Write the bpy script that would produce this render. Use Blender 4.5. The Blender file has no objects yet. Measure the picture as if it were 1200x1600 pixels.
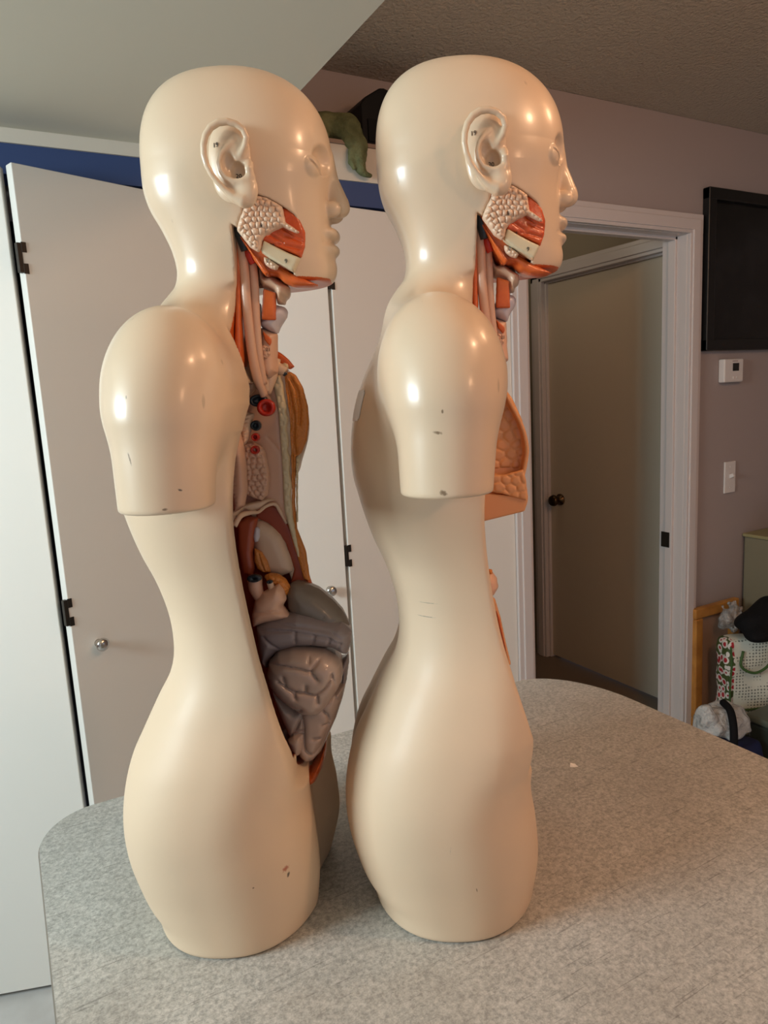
import bpy, bmesh, math, random
import numpy as np
from mathutils import Matrix, Vector
from mathutils.bvhtree import BVHTree

# ------------------------------------------------------------------ camera
FPX = 1093.0
YAW, PITCH, ROLL = math.radians(28.5), math.radians(9.23), math.radians(3.06)
EYE = 1.49                      # camera height above the floor
TABLE = 0.927                   # height of the table top
sc = bpy.context.scene
COL = sc.collection

def cam_axes():
    f = np.array([math.sin(YAW), math.cos(YAW), 0.]); r = np.array([math.cos(YAW), -math.sin(YAW), 0.])
    d = np.array([0, 0, -1.])
    f2 = f*math.cos(PITCH)+d*math.sin(PITCH); d2 = d*math.cos(PITCH)-f*math.sin(PITCH)
    c, s = math.cos(ROLL), math.sin(ROLL)
    return np.array([r*c+d2*s, -r*s+d2*c, f2])
AX = cam_axes()
cam_data = bpy.data.cameras.new('camera')
cam = bpy.data.objects.new('camera', cam_data); COL.objects.link(cam)
cam_data.sensor_fit = 'VERTICAL'; cam_data.sensor_height = 24.0; cam_data.lens = 24.0*FPX/1600
cam_data.clip_start = 0.02
mw = Matrix.Identity(4)
for i in range(3):
    mw[i][0] = AX[0][i]; mw[i][1] = -AX[1][i]; mw[i][2] = -AX[2][i]
mw[2][3] = EYE
cam.matrix_world = mw
sc.camera = cam

# ------------------------------------------------------------------ light and exposure
sc.view_settings.view_transform = 'Standard'
sc.view_settings.look = 'None'
sc.view_settings.gamma = 1.0
sc.view_settings.use_curve_mapping = False
sc.view_settings.exposure = -0.06
world = bpy.data.worlds.new('room_air'); sc.world = world
world.use_nodes = True
world.node_tree.nodes['Background'].inputs[0].default_value = (0.80, 0.86, 1.0, 1)
world.node_tree.nodes['Background'].inputs[1].default_value = 0.42

def area_light(name, loc, target, sx, sy, power, color, spread=180):
    l = bpy.data.lights.new(name, 'AREA'); l.shape = 'RECTANGLE'; l.size = sx; l.size_y = sy
    l.energy = power; l.color = color; l.spread = math.radians(spread)
    o = bpy.data.objects.new(name, l); COL.objects.link(o); o.location = loc
    o.rotation_euler = (Vector(target)-Vector(loc)).to_track_quat('-Z', 'Y').to_euler()
    return o
def bulb(name, loc, r, power, color):
    l = bpy.data.lights.new(name, 'POINT'); l.shadow_soft_size = r; l.energy = power; l.color = color
    o = bpy.data.objects.new(name, l); COL.objects.link(o); o.location = loc
    return o
area_light('window_daylight', (-1.70, 0.85, 1.82), (0.3, 0.9, 1.30), 0.75, 0.50, 46, (0.80, 0.95, 1.0))
bulb('ceiling_lamp', (1.00, -0.28, 2.34), 0.05, 20, (1.0, 0.58, 0.34))
bulb('dining_lamp', (1.50, 0.20, 2.38), 0.07, 10, (1.0, 0.57, 0.32))
bulb('hall_fill', (2.0, 2.7, 2.25), 0.08, 2.2, (1.0, .86, .66))  # added fill that lifts the dim hall and its door, no real lamp
bulb('pendant_lamp', (0.72, -0.70, 1.90), 0.04, 6, (1.0, 0.55, 0.30))

# ------------------------------------------------------------------ pixel helpers (camera ray -> real plane)
CAMP = np.array([0, 0, EYE])
def ray(x, y):
    return AX.T@np.array([(x-600)/FPX, (y-800)/FPX, 1.])
def on_z(x, y, z):
    d = ray(x, y); return CAMP+d*((z-EYE)/d[2])
def on_y(x, y, Y):
    d = ray(x, y); return CAMP+d*(Y/d[1])
TOR = {1: ((.2086, .7575), 120.6), 2: ((.4267, .6446), 121.)}
def tor_axes(k):
    C, phi = TOR[k]; phi = math.radians(phi)
    return (np.array([C[0], C[1], TABLE]), np.array([math.sin(phi), math.cos(phi), 0]), np.array([-math.cos(phi), math.sin(phi), 0]))
def local(k, x, y, lat=0.):
    C, u, v = tor_axes(k); d = ray(x, y)
    t = ((C-CAMP)@v+lat)/(d@v); p = CAMP+d*t-C
    return float(p@u), float(p[2])

# ------------------------------------------------------------------ materials
def srgb(r, g, b):
    f = lambda c: (c/255/12.92) if c/255 <= .04045 else ((c/255+.055)/1.055)**2.4
    return (f(r), f(g), f(b), 1)
def mat(name, col, rough=.5, spec=.5, metal=0., coat=0., bump=None, mix=None, trans=0., ior=1.45, alpha=1., sss=0.):
    """bump=(scale, strength, distance); mix=(other colour, noise scale, lo, hi)"""
    m = bpy.data.materials.new(name); m.use_nodes = True
    nt = m.node_tree; p = nt.nodes['Principled BSDF']
    p.inputs['Base Color'].default_value = col; p.inputs['Roughness'].default_value = rough
    p.inputs['Specular IOR Level'].default_value = spec; p.inputs['Metallic'].default_value = metal
    p.inputs['Coat Weight'].default_value = coat; p.inputs['Coat Roughness'].default_value = .12
    p.inputs['Transmission Weight'].default_value = trans; p.inputs['IOR'].default_value = ior
    p.inputs['Alpha'].default_value = alpha
    if sss: p.inputs['Subsurface Weight'].default_value = sss; p.inputs['Subsurface Scale'].default_value = .01
    tc = nt.nodes.new('ShaderNodeTexCoord')
    if mix:
        n = nt.nodes.new('ShaderNodeTexNoise'); n.inputs['Scale'].default_value = mix[1]; n.inputs['Detail'].default_value = 6
        nt.links.new(tc.outputs['Object'], n.inputs['Vector'])
        r = nt.nodes.new('ShaderNodeValToRGB'); r.color_ramp.elements[0].position = mix[2]; r.color_ramp.elements[1].position = mix[3]
        r.color_ramp.elements[0].color = col; r.color_ramp.elements[1].color = mix[0]
        nt.links.new(n.outputs['Fac'], r.inputs['Fac']); nt.links.new(r.outputs['Color'], p.inputs['Base Color'])
    if bump:
        n = nt.nodes.new('ShaderNodeTexNoise'); n.inputs['Scale'].default_value = bump[0]; n.inputs['Detail'].default_value = 3
        nt.links.new(tc.outputs['Object'], n.inputs['Vector'])
        b = nt.nodes.new('ShaderNodeBump'); b.inputs['Strength'].default_value = bump[1]; b.inputs['Distance'].default_value = bump[2]
        nt.links.new(n.outputs['Fac'], b.inputs['Height']); nt.links.new(b.outputs['Normal'], p.inputs['Normal'])
    return m

M = {}
M['wall'] = mat('mauve_grey_wall_paint', srgb(166, 152, 147), .7, .3, bump=(60, .15, .002))
M['soffit'] = mat('cream_ceiling_paint', srgb(214, 209, 192), .8, .2, bump=(300, .1, .001))
M['header'] = mat('cream_header_paint', srgb(214, 204, 188), .7, .2, bump=(120, .15, .001))
M['popcorn'] = mat('textured_ceiling', srgb(192, 178, 160), .95, .1, bump=(95, 1.0, .012))
M['floor'] = mat('pale_floor', srgb(205, 203, 200), .45, .4, mix=(srgb(190, 186, 182), 9, .4, .7))
M['hallfloor'] = mat('hall_floor', srgb(120, 105, 90), .5)
M['blue'] = mat('blue_paint', srgb(56, 74, 116), .5, .4)
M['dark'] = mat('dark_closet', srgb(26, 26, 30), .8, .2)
M['door'] = mat('white_door_paint', srgb(234, 230, 222), .42, .4, bump=(40, .05, .001))
M['trim'] = mat('white_trim_paint', srgb(210, 200, 196), .35, .5)
M['halldoor'] = mat('hall_door_paint', srgb(200, 186, 166), .45, .4)
M['brown_metal'] = mat('dark_hinge_metal', srgb(52, 46, 40), .45, .5, .6)
M['chrome'] = mat('brushed_chrome', srgb(205, 200, 195), .18, .5, 1.)
M['brass'] = mat('aged_brass', srgb(84, 64, 42), .3, .5, .9)
M['black'] = mat('black_plastic', srgb(14, 14, 15), .55, .25)
M['black_glass'] = mat('black_glass', srgb(14, 15, 16), .12, .5)
M['white_plastic'] = mat('white_plastic', srgb(222, 214, 208), .35, .5)
M['lcd'] = mat('dark_display', srgb(38, 38, 36), .2)
M['wood'] = mat('honey_pine', srgb(190, 132, 62), .4, .5, mix=(srgb(160, 104, 45), 14, .35, .7))
M['cabinet'] = mat('olive_grey_cabinet', srgb(128, 120, 98), .6, .3)
M['sage'] = mat('sage_plush', srgb(122, 124, 88), .95, .1, bump=(160, .7, .004), mix=(srgb(92, 96, 66), 22, .35, .65))
M['paper'] = mat('white_paper', srgb(238, 236, 232), .8, .2)

# ------------------------------------------------------------------ object helpers
def tag(o, label=None, cat=None, group=None, kind=None):
    if label: o['label'] = label
    if cat: o['category'] = cat
    if group: o['group'] = group
    if kind: o['kind'] = kind
    return o
def empty(name, loc, label, cat, group=None, rz=0):
    o = bpy.data.objects.new(name, None); COL.objects.link(o); o.location = loc; o.rotation_euler = (0, 0, rz)
    o.empty_display_size = .05
    return tag(o, label, cat, group)
def make(name, verts, faces, m, parent=None, smooth=False, mi=None):
    me = bpy.data.meshes.new(name)
    me.from_pydata([tuple(map(float, v)) for v in verts], [], [tuple(map(int, f)) for f in faces])
    for mm in (m if isinstance(m, (list, tuple)) else [m]): me.materials.append(mm)
    if smooth: me.polygons.foreach_set('use_smooth', [True]*len(me.polygons))
    if mi is not None: me.polygons.foreach_set('material_index', np.asarray(mi, dtype=np.int32))
    me.update()
    o = bpy.data.objects.new(name, me); COL.objects.link(o)
    if parent is not None: o.parent = parent
    return o
def from_bm(name, bm, m, parent=None, smooth=False):
    me = bpy.data.meshes.new(name); bmesh.ops.recalc_face_normals(bm, faces=bm.faces); bm.to_mesh(me); bm.free()
    for mm in (m if isinstance(m, (list, tuple)) else [m]): me.materials.append(mm)
    if smooth: me.polygons.foreach_set('use_smooth', [True]*len(me.polygons))
    o = bpy.data.objects.new(name, me); COL.objects.link(o)
    if parent is not None: o.parent = parent
    return o
def add_box(bm, lo, hi, mtx=None, bevel=0.):
    g = bmesh.ops.create_cube(bm, size=1.)
    vs = g['verts']
    for v in vs:
        v.co = Vector([(lo[i]+hi[i])/2+v.co[i]*(hi[i]-lo[i]) for i in range(3)])
    if bevel:
        es = list({e for v in vs for e in v.link_edges})
        r = bmesh.ops.bevel(bm, geom=es, offset=bevel, segments=3, affect='EDGES', profile=.5)
        vs = list({v for f in r['faces'] for v in f.verts} | {v for v in vs if v.is_valid})
    if mtx is not None:
        for v in vs: v.co = mtx@v.co
    return vs
def box(name, lo, hi, m, parent=None, mtx=None, bevel=0.):
    bm = bmesh.new(); add_box(bm, lo, hi, mtx, bevel); return from_bm(name, bm, m, parent)
def struct(o): return tag(o, kind='structure')
def lathe(name, prof, m, parent=None, axis='Z', n=32, loc=(0, 0, 0), smooth=True):
    """prof: (radius, height) pairs"""
    V = []; F = []
    for r, h in prof:
        for i in range(n):
            a = 2*math.pi*i/n; p = (r*math.cos(a), r*math.sin(a), h)
            if axis == 'Y': p = (p[0], p[2], p[1])
            if axis == 'X': p = (p[2], p[0], p[1])
            V.append((p[0]+loc[0], p[1]+loc[1], p[2]+loc[2]))
    for j in range(len(prof)-1):
        for i in range(n):
            F.append((j*n+i, j*n+(i+1) % n, (j+1)*n+(i+1) % n, (j+1)*n+i))
    F.append(tuple(range(n))[::-1]); F.append(tuple(range((len(prof)-1)*n, len(prof)*n)))
    return make(name, V, F, m, parent, smooth)
def catmull(pts, n=8):
    P = [np.array(p, float) for p in pts]; P = [2*P[0]-P[1]]+P+[2*P[-1]-P[-2]]; out = []
    for i in range(1, len(P)-2):
        for k in range(n):
            t = k/n
            out.append(.5*((2*P[i])+(-P[i-1]+P[i+1])*t+(2*P[i-1]-5*P[i]+4*P[i+1]-P[i+2])*t*t+(-P[i-1]+3*P[i]-3*P[i+1]+P[i+2])*t**3))
    out.append(P[-2]); return out
def tube_geo(pts, rad, n=12):
    P = catmull(pts, 8) if len(pts) > 2 else [np.array(p, float) for p in pts]
    R = np.interp(np.linspace(0, 1, len(P)), np.linspace(0, 1, len(rad)), rad) if hasattr(rad, '__len__') else [rad]*len(P)
    V = []; F = []; prev = np.array([0, 1, 0.3])
    for i, p in enumerate(P):
        t = P[min(i+1, len(P)-1)]-P[max(i-1, 0)]; t = t/(np.linalg.norm(t)+1e-12)
        a = prev-t*(prev@t); a = a/(np.linalg.norm(a)+1e-9); prev = a; b = np.cross(t, a)
        for k in range(n):
            th = 2*math.pi*k/n; V.append(p+R[i]*(a*math.cos(th)+b*math.sin(th)))
    for i in range(len(P)-1):
        for k in range(n): F.append((i*n+k, i*n+(k+1) % n, (i+1)*n+(k+1) % n, (i+1)*n+k))
    F.append(tuple(range(n))[::-1]); F.append(tuple(range((len(P)-1)*n, len(P)*n)))
    return V, F
def tube(name, pts, rad, m, parent=None, n=12):
    V, F = tube_geo(pts, rad, n); return make(name, V, F, m, parent, True)

# ------------------------------------------------------------------ implicit-surface mesher
def surface_nets(V, xs, ys, zs):
    ins = V < 0
    nx, ny, nz = V.shape
    c = np.zeros((nx-1, ny-1, nz-1), np.uint8)
    for dx in (0, 1):
        for dy in (0, 1):
            for dz in (0, 1): c += ins[dx:nx-1+dx, dy:ny-1+dy, dz:nz-1+dz]
    act = (c > 0) & (c < 8)
    idx = -np.ones(act.shape, np.int32); I, J, K = np.nonzero(act); idx[I, J, K] = np.arange(len(I))
    acc = np.zeros((len(I), 3)); cnt = np.zeros(len(I))
    cor = [(a, b, d) for a in (0, 1) for b in (0, 1) for d in (0, 1)]
    vals = {q: V[I+q[0], J+q[1], K+q[2]].astype(float) for q in cor}
    for q in cor:
        for ax in range(3):
            if q[ax] == 0:
                q2 = list(q); q2[ax] = 1; q2 = tuple(q2)
                a, b = vals[q], vals[q2]; s = (a < 0) != (b < 0)
                t = np.where(s, a/np.where(a-b == 0, 1, a-b), 0)
                p = np.tile(np.array(q, float), (len(I), 1)); p[:, ax] += t
                acc[s] += p[s]; cnt[s] += 1
    acc /= cnt[:, None]
    co = np.stack([xs[0]+(I+acc[:, 0])*(xs[1]-xs[0]), ys[0]+(J+acc[:, 1])*(ys[1]-ys[0]), zs[0]+(K+acc[:, 2])*(zs[1]-zs[0])], 1)
    quads = []
    a = ins[:-1, 1:-1, 1:-1]; b = ins[1:, 1:-1, 1:-1]; i, j, k = np.nonzero(a != b); fl = a[i, j, k]; j = j+1; k = k+1
    q = np.stack([idx[i, j-1, k-1], idx[i, j, k-1], idx[i, j, k], idx[i, j-1, k]], 1); quads.append(np.where(fl[:, None], q, q[:, ::-1]))
    a = ins[1:-1, :-1, 1:-1]; b = ins[1:-1, 1:, 1:-1]; i, j, k = np.nonzero(a != b); fl = a[i, j, k]; i = i+1; k = k+1
    q = np.stack([idx[i-1, j, k-1], idx[i-1, j, k], idx[i, j, k], idx[i, j, k-1]], 1); quads.append(np.where(fl[:, None], q, q[:, ::-1]))
    a = ins[1:-1, 1:-1, :-1]; b = ins[1:-1, 1:-1, 1:]; i, j, k = np.nonzero(a != b); fl = a[i, j, k]; i = i+1; j = j+1
    q = np.stack([idx[i-1, j-1, k], idx[i, j-1, k], idx[i, j, k], idx[i-1, j, k]], 1); quads.append(np.where(fl[:, None], q, q[:, ::-1]))
    Q = np.concatenate(quads); Q = Q[(Q >= 0).all(1)]
    return co, Q
def sdf_mesh(f, lo, hi, h, blocks=False, proj=2, lip=1.6):
    xs, ys, zs = [np.arange(lo[i], hi[i]+h, h) for i in range(3)]
    if not blocks:
        X, Y, Z = np.meshgrid(xs, ys, zs, indexing='ij'); V = f(X, Y, Z)
    else:
        B = 12; V = np.full((len(xs), len(ys), len(zs)), 1., np.float32)
        for i in range(0, len(xs), B):
            for j in range(0, len(ys), B):
                cx = xs[min(i+B//2, len(xs)-1)]; cy = ys[min(j+B//2, len(ys)-1)]
                cz = np.array([zs[min(k+B//2, len(zs)-1)] for k in range(0, len(zs), B)])
                cv = f(np.full(cz.shape, cx), np.full(cz.shape, cy), cz)
                for n, k in enumerate(range(0, len(zs), B)):
                    s = (slice(i, i+B), slice(j, j+B), slice(k, k+B))
                    if abs(cv[n]) > h*B*.9*lip: V[s] = cv[n]; continue
                    X, Y, Z = np.meshgrid(xs[s[0]], ys[s[1]], zs[s[2]], indexing='ij'); V[s] = f(X, Y, Z)
    co, Q = surface_nets(V, xs, ys, zs)
    e = h*.15
    for _ in range(proj):
        x, y, z = co.T
        v = f(x, y, z)
        g = np.stack([f(x+e, y, z)-f(x-e, y, z), f(x, y+e, z)-f(x, y-e, z), f(x, y, z+e)-f(x, y, z-e)], 1)/(2*e)
        n2 = (g**2).sum(1)+1e-3
        st = -(v/n2)[:, None]*g; L = np.linalg.norm(st, axis=1)+1e-12
        co = co+st*np.minimum(1, .6*h/L)[:, None]
    return co, Q
def smin(a, b, k):
    h = np.maximum(k-np.abs(a-b), 0)/k; return np.minimum(a, b)-h*h*k*.25
def smax(a, b, k): return -smin(-a, -b, k)
def tab(pts):
    """smooth monotone-ish table through (z, value) points"""
    P = sorted(pts); z = np.array([p[0] for p in P], float); v = np.array([p[1] for p in P], float)
    d = np.diff(v)/np.diff(z); m = np.concatenate([[d[0]], (d[:-1]+d[1:])/2, [d[-1]]])
    zz = np.linspace(z[0], z[-1], 900); i = np.clip(np.searchsorted(z, zz)-1, 0, len(z)-2); h = z[i+1]-z[i]; t = (zz-z[i])/h
    vv = (2*t**3-3*t**2+1)*v[i]+(t**3-2*t**2+t)*h*m[i]+(-2*t**3+3*t**2)*v[i+1]+(t**3-t**2)*h*m[i+1]
    return lambda q: np.interp(q, zz, vv)
def ell(x, y, z, c, r):
    k = np.sqrt(((x-c[0])/r[0])**2+((y-c[1])/r[1])**2+((z-c[2])/r[2])**2); return (k-1)*min(r)
def capsule(x, y, z, a, b, ra, rb=None):
    rb = ra if rb is None else rb; a = np.array(a, float); b = np.array(b, float); d = b-a
    t = np.clip(((x-a[0])*d[0]+(y-a[1])*d[1]+(z-a[2])*d[2])/(d@d), 0, 1)
    return np.sqrt((x-a[0]-t*d[0])**2+(y-a[1]-t*d[1])**2+(z-a[2]-t*d[2])**2)-(ra+(rb-ra)*t)
def chain(x, y, z, pts, r):
    o = None
    for i in range(len(pts)-1):
        ra, rb = (r, r) if not hasattr(r, '__len__') else (r[i], r[i+1])
        c = capsule(x, y, z, pts[i], pts[i+1], ra, rb); o = c if o is None else np.minimum(o, c)
    return o
def poly2d(x, z, P):
    """signed distance to polygon"""
    P = np.array(P, float); d = np.full(x.shape, 1e9); s = np.ones(x.shape)
    n = len(P)
    for i in range(n):
        a = P[i]; b = P[i-1]; e = b-a; wx = x-a[0]; wz = z-a[1]
        t = np.clip((wx*e[0]+wz*e[1])/(e@e+1e-15), 0, 1)
        d = np.minimum(d, (wx-e[0]*t)**2+(wz-e[1]*t)**2)
        c1 = z >= a[1]; c2 = z < b[1]; c3 = e[0]*wz > e[1]*wx
        s = np.where((c1 & c2 & c3) | (~c1 & ~c2 & ~c3), -s, s)
    return s*np.sqrt(d)
def line2d(x, z, P):
    d = np.full(x.shape, 1e9)
    for i in range(len(P)-1):
        a = np.array(P[i]); e = np.array(P[i+1])-a; wx = x-a[0]; wz = z-a[1]
        t = np.clip((wx*e[0]+wz*e[1])/(e@e+1e-15), 0, 1); d = np.minimum(d, (wx-e[0]*t)**2+(wz-e[1]*t)**2)
    return np.sqrt(d)
# ------------------------------------------------------------------ the room
YC = 1.92
struct(box('floor', (-2.3, -2.6, -.05), (4.4, 2.07, 0), M['floor']))
struct(box('trim_1', (1.56, 2.071, -.05), (2.9, 3.9, 0), M['hallfloor']))['label'] = 'brown hall floor beyond the doorway'
struct(box('ceiling', (.663, -2.6, 2.48), (4.4, 2.08, 2.56), M['popcorn']))['label'] = 'textured brownish ceiling'
o = struct(box('ceiling_soffit', (-2.3, -2.6, 2.15), (.662, YC-.001, 2.60), M['soffit'])); o.name = 'ceiling.001'; o['label'] = 'lower smooth cream ceiling over the counter'
def wall_pieces(name, pieces, m):
    bm = bmesh.new()
    for lo, hi in pieces: add_box(bm, lo, hi)
    return struct(from_bm(name, bm, m))
wall_pieces('wall_back', [((2.46, YC, 0), (4.4, 2.035, 2.479)), ((1.63, YC, 2.06), (2.46, 2.035, 2.479)), ((1.56, YC, 2.114), (1.63, 2.035, 2.479))], M['wall'])
wall_pieces('wall_upper', [((-.6, 2.081, 2.0), (1.56, 2.16, 2.60))], M['wall'])
wall_pieces('wall_left', [((-2.4, -2.6, 0), (-2.3, 2.0, 2.6))], M['wall'])
wall_pieces('wall_right', [((4.4, -2.6, 0), (4.5, 2.1, 2.6))], M['wall'])
wall_pieces('wall_back_left', [((-2.3, YC+.001, 0), (-.36, 2.03, 2.049))], M['wall'])
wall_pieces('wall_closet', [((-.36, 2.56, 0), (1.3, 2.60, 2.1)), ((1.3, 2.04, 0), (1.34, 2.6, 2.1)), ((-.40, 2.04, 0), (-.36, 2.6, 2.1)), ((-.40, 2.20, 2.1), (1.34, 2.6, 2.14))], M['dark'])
o = struct(box('trim_5', (1.295, YC-.006, 0), (1.563, 2.035, 2.114), M['door'], bevel=.002)); o['label'] = 'pale closet end panel beside the doorway frame'
wall_pieces('wall_pier', [((1.564, YC, 0), (1.63, 2.035, 2.114))], M['wall'])
# header above the closet, with its ledge and the blue fascia beneath
h = struct(box('trim_2', (-2.3, YC, 2.118), (1.559, 2.080, 2.213), M['header'])); h['label'] = 'cream header above the closet doors'
led = struct(box('trim_3', (.664, YC-.006, 2.2135), (1.559, 2.080, 2.224), mat('ledge_brown', srgb(150, 128, 112), .6))); led['label'] = 'thin brown ledge on the closet header'
bl = struct(box('trim_4', (-2.3, YC+.006, 2.050), (1.30, 2.02, 2.1178), M['blue'])); bl['label'] = 'blue fascia strip above the closet doors'
# hall behind the doorway
wall_pieces('wall_hall', [((2.58, 2.90, 0), (2.68, 3.9, 2.6)), ((2.58, 2.04, 0), (2.68, 2.13, 2.6)), ((2.58, 2.13, 2.05), (2.68, 2.90, 2.6)), ((1.5, 3.9, 0), (2.68, 4.0, 2.6)), ((1.52, 2.04, 0), (1.60, 3.9, 2.6))], mat('hall_wall', srgb(150, 138, 118), .7))
o = struct(box('ceiling_hall', (1.5, 2.082, 2.48), (2.68, 4.0, 2.55), M['popcorn'])); o.name = 'ceiling.002'; o['label'] = 'hall ceiling beyond the doorway'

def panel_moulding(bm, axis, a0, a1, z0, z1, pos, d, w):
    pass
# door frames -------------------------------------------------------
def casing(name, label, x0, x1, ztop, w, y0, y1, m, left=True):
    t = bpy.data.objects.new(name, None); COL.objects.link(t); t['kind'] = 'structure'; t['label'] = label
    t.location = (x0, y0, 0)
    def part(n, prof):
        bm = bmesh.new()
        for lo, hi in prof: add_box(bm, lo, hi, None, .0025)
        o = from_bm(n, bm, m); o.parent = t; o.matrix_parent_inverse = Matrix.Translation((-x0, -y0, 0)); return o
    part('casing_jamb', [((x1, y0-.016, 0), (x1+w, y0+.001, ztop+w)), ((x1+.012, y0-.022, 0), (x1+w-.02, y0-.012, ztop+w-.02))])
    part('casing_head', [((x0, y0-.0165, ztop), (x1+w, y0+.001, ztop+w)), ((x0, y0-.0225, ztop+.012), (x1+w-.02, y0-.012, ztop+w-.02))])
    if left: part('casing_jamb', [((x0-w, y0-.016, 0), (x0, y0+.001, ztop+w)), ((x0-w+.02, y0-.022, 0), (x0-.012, y0-.012, ztop+w-.02))])
    part('door_lining', [((x1-.002, y0, 0), (x1+.014, y1+.002, ztop+.014)), ((x0-.014, y0, 0), (x0+.002, y1+.002, ztop+.014)), ((x0, y0, ztop-.002), (x1, y1+.002, ztop+.014)),
                         ((x1-.014, y0+.045, 0), (x1, y0+.08, ztop)), ((x0, y0+.045, ztop-.014), (x1, y0+.08, ztop))])
    return t
df = casing('door_frame', 'white doorway frame opening onto the hall', 1.636, 2.455, 2.06, .072, YC, 2.035, M['trim'])
df.name = 'door_1'
sp = box('strike_plate', (2.438, 1.975, .80), (2.4425, 2.015, .865), M['brown_metal']); sp.parent = df; sp.matrix_parent_inverse = Matrix.Translation((-1.636, -YC, 0))
# hall door in the wall that runs away from the camera
hd = bpy.data.objects.new('door_2', None); COL.objects.link(hd); hd['kind'] = 'structure'; hd['label'] = 'closed beige door in the hall with a dark brass knob'; hd.location = (2.58, 2.5, 0)
def hpart(n, boxes, m, bev=.003):
    bm = bmesh.new()
    for lo, hi in boxes: add_box(bm, lo, hi, None, bev)
    o = from_bm(n, bm, m); o.parent = hd; o.matrix_parent_inverse = Matrix.Translation((-2.58, -2.5, 0)); return o
hpart('door_slab', [((2.60, 2.15, .012), (2.64, 2.88, 2.03))], M['halldoor'])
hpart('door_casing', [((2.56, 2.885, 0), (2.585, 2.965, 2.115)), ((2.553, 2.90, 0), (2.562, 2.945, 2.095)), ((2.56, 2.06, 2.04), (2.585, 2.965, 2.115)), ((2.553, 2.06, 2.055), (2.562, 2.945, 2.095)), ((2.585, 2.875, 0), (2.66, 2.89, 2.04)), ((2.585, 2.14, 2.03), (2.66, 2.89, 2.045))], M['trim'])
kn = lathe('door_knob', [(.004, 0), (.030, 0), (.031, -.006), (.014, -.012), (.012, -.03), (.024, -.036), (.031, -.05), (.026, -.064), (.004, -.068)], M['brass'], axis='X', loc=(2.60, 2.80, .905))
kn.parent = hd; kn.matrix_parent_inverse = Matrix.Translation((-2.58, -2.5, 0))
bb = struct(box('baseboard_back', (2.53, YC-.014, 0), (4.4, YC, .09), M['trim'], bevel=.003))

# bifold closet doors -----------------------------------------------
def leaf(name, label, corner, ang, length, side, knob=None, hinges=None):
    """corner = front corner of the leaf at the fold; side -1: leaf runs to the left of it, +1: to the right"""
    t = empty(name, (corner[0], corner[1], 0), label, 'door', 'bifold closet doors', math.radians(ang))
    t.name = name
    lo, hi = ((0, 0, .018), (length, .028, 2.040)) if side > 0 else ((-length, 0, .018), (0, .028, 2.040))
    box('door_panel', lo, hi, M['door'], t, bevel=.0022)
    if knob:
        kx, kz = knob
        lathe('door_knob', [(.003, 0), (.010, 0), (.0085, -.004), (.0075, -.012), (.012, -.016), (.0165, -.022), (.0165, -.026), (.013, -.031), (.003, -.033)], M['chrome'], t, axis='Y', loc=(kx, 0, kz))
    for z in hinges or []:
        bm = bmesh.new()
        s = 1 if side > 0 else -1
        add_box(bm, (min(0, -.010*s)-.0, -.001, z-.032), (max(0, -.010*s), .012, z+.032), None, .001)
        add_box(bm, (min(-.001*s, .010*s), -.0018, z+.012), (max(-.001*s, .010*s), .001, z+.034), None, .0006)
        add_box(bm, (min(-.001*s, .010*s), -.0018, z-.034), (max(-.001*s, .010*s), .001, z-.012), None, .0006)
        from_bm('hinge', bm, M['brown_metal'], t)
    return t
leaf('bifold_door', 'white bifold closet leaf at the far left edge, cut off by the photo edge', (.078, 1.828), -18.5, .395, -1)
leaf('bifold_door', 'white bifold closet leaf with a chrome knob, left of the left torso', (.101, 1.803), 20.2, .394, 1, (.062, .925), (1.84, 1.02))
leaf('bifold_door', 'white bifold closet leaf with a chrome knob, between the two torsos', (.884, 1.893), -7.5, .395, -1, (-.056, .925))
leaf('bifold_door', 'white bifold closet leaf without a knob, behind the right torso', (.897, 1.893), 7.5, .395, 1, None, (1.02, 1.84))

# wall fittings ------------------------------------------------------
t = empty('picture_frame', (2.74, YC, 1.61), 'large black framed dark picture hanging right of the doorway', 'picture')
def tp(n, boxes, m, par, bev=.004):
    bm = bmesh.new()
    for lo, hi in boxes: add_box(bm, lo, hi, None, bev)
    return from_bm(n, bm, m, par)
W, Hh, fw = .20, .625, .045
fr = tp('frame', [((-W, -.032, 0), (-W+fw, 0, Hh)), ((W+.3-fw, -.032, 0), (W+.3, 0, Hh)), ((-W, -.0325, 0), (W+.3, 0, fw)), ((-W, -.0325, Hh-fw), (W+.3, 0, Hh))], mat('black_frame', srgb(22, 21, 20), .35), t)
tp('picture_panel', [((-W+fw, -.012, fw), (W+.3-fw, -.002, Hh-fw))], mat('dark_picture', srgb(16, 17, 17), .22, mix=(srgb(26, 27, 28), 6, .5, .6)), t, .001)
t = empty('thermostat', (2.72, YC, 1.527), 'white wall thermostat with a small dark display under the black picture', 'thermostat')
tp('thermostat_body', [((-.062, -.030, -.048), (.062, 0, .048))], M['white_plastic'], t, .006)
tp('display', [((-.010, -.0312, -.002), (.030, -.0298, .030))], M['lcd'], t, .0004)
tp('button', [((-.008, -.0325, -.034), (.004, -.0298, -.024)), ((.012, -.0325, -.034), (.024, -.0298, -.024))], M['white_plastic'], t, .001)
tp('brand_strip', [((-.012, -.0312, .037), (.022, -.0298, .040))], mat('grey_print', srgb(150, 130, 126), .5), t, .0002)
t = empty('light_switch', (2.745, YC, 1.075), 'white light switch with a single toggle on the wall below the thermostat', 'light switch')
tp('switch_plate', [((-.036, -.008, -.068), (.036, 0, .068))], M['white_plastic'], t, .003)
bm = bmesh.new(); add_box(bm, (-.006, -.028, -.008), (.006, -.004, .008), Matrix.Rotation(math.radians(-25), 4, 'X'), .002)
from_bm('toggle', bm, M['white_plastic'], t)
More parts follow.
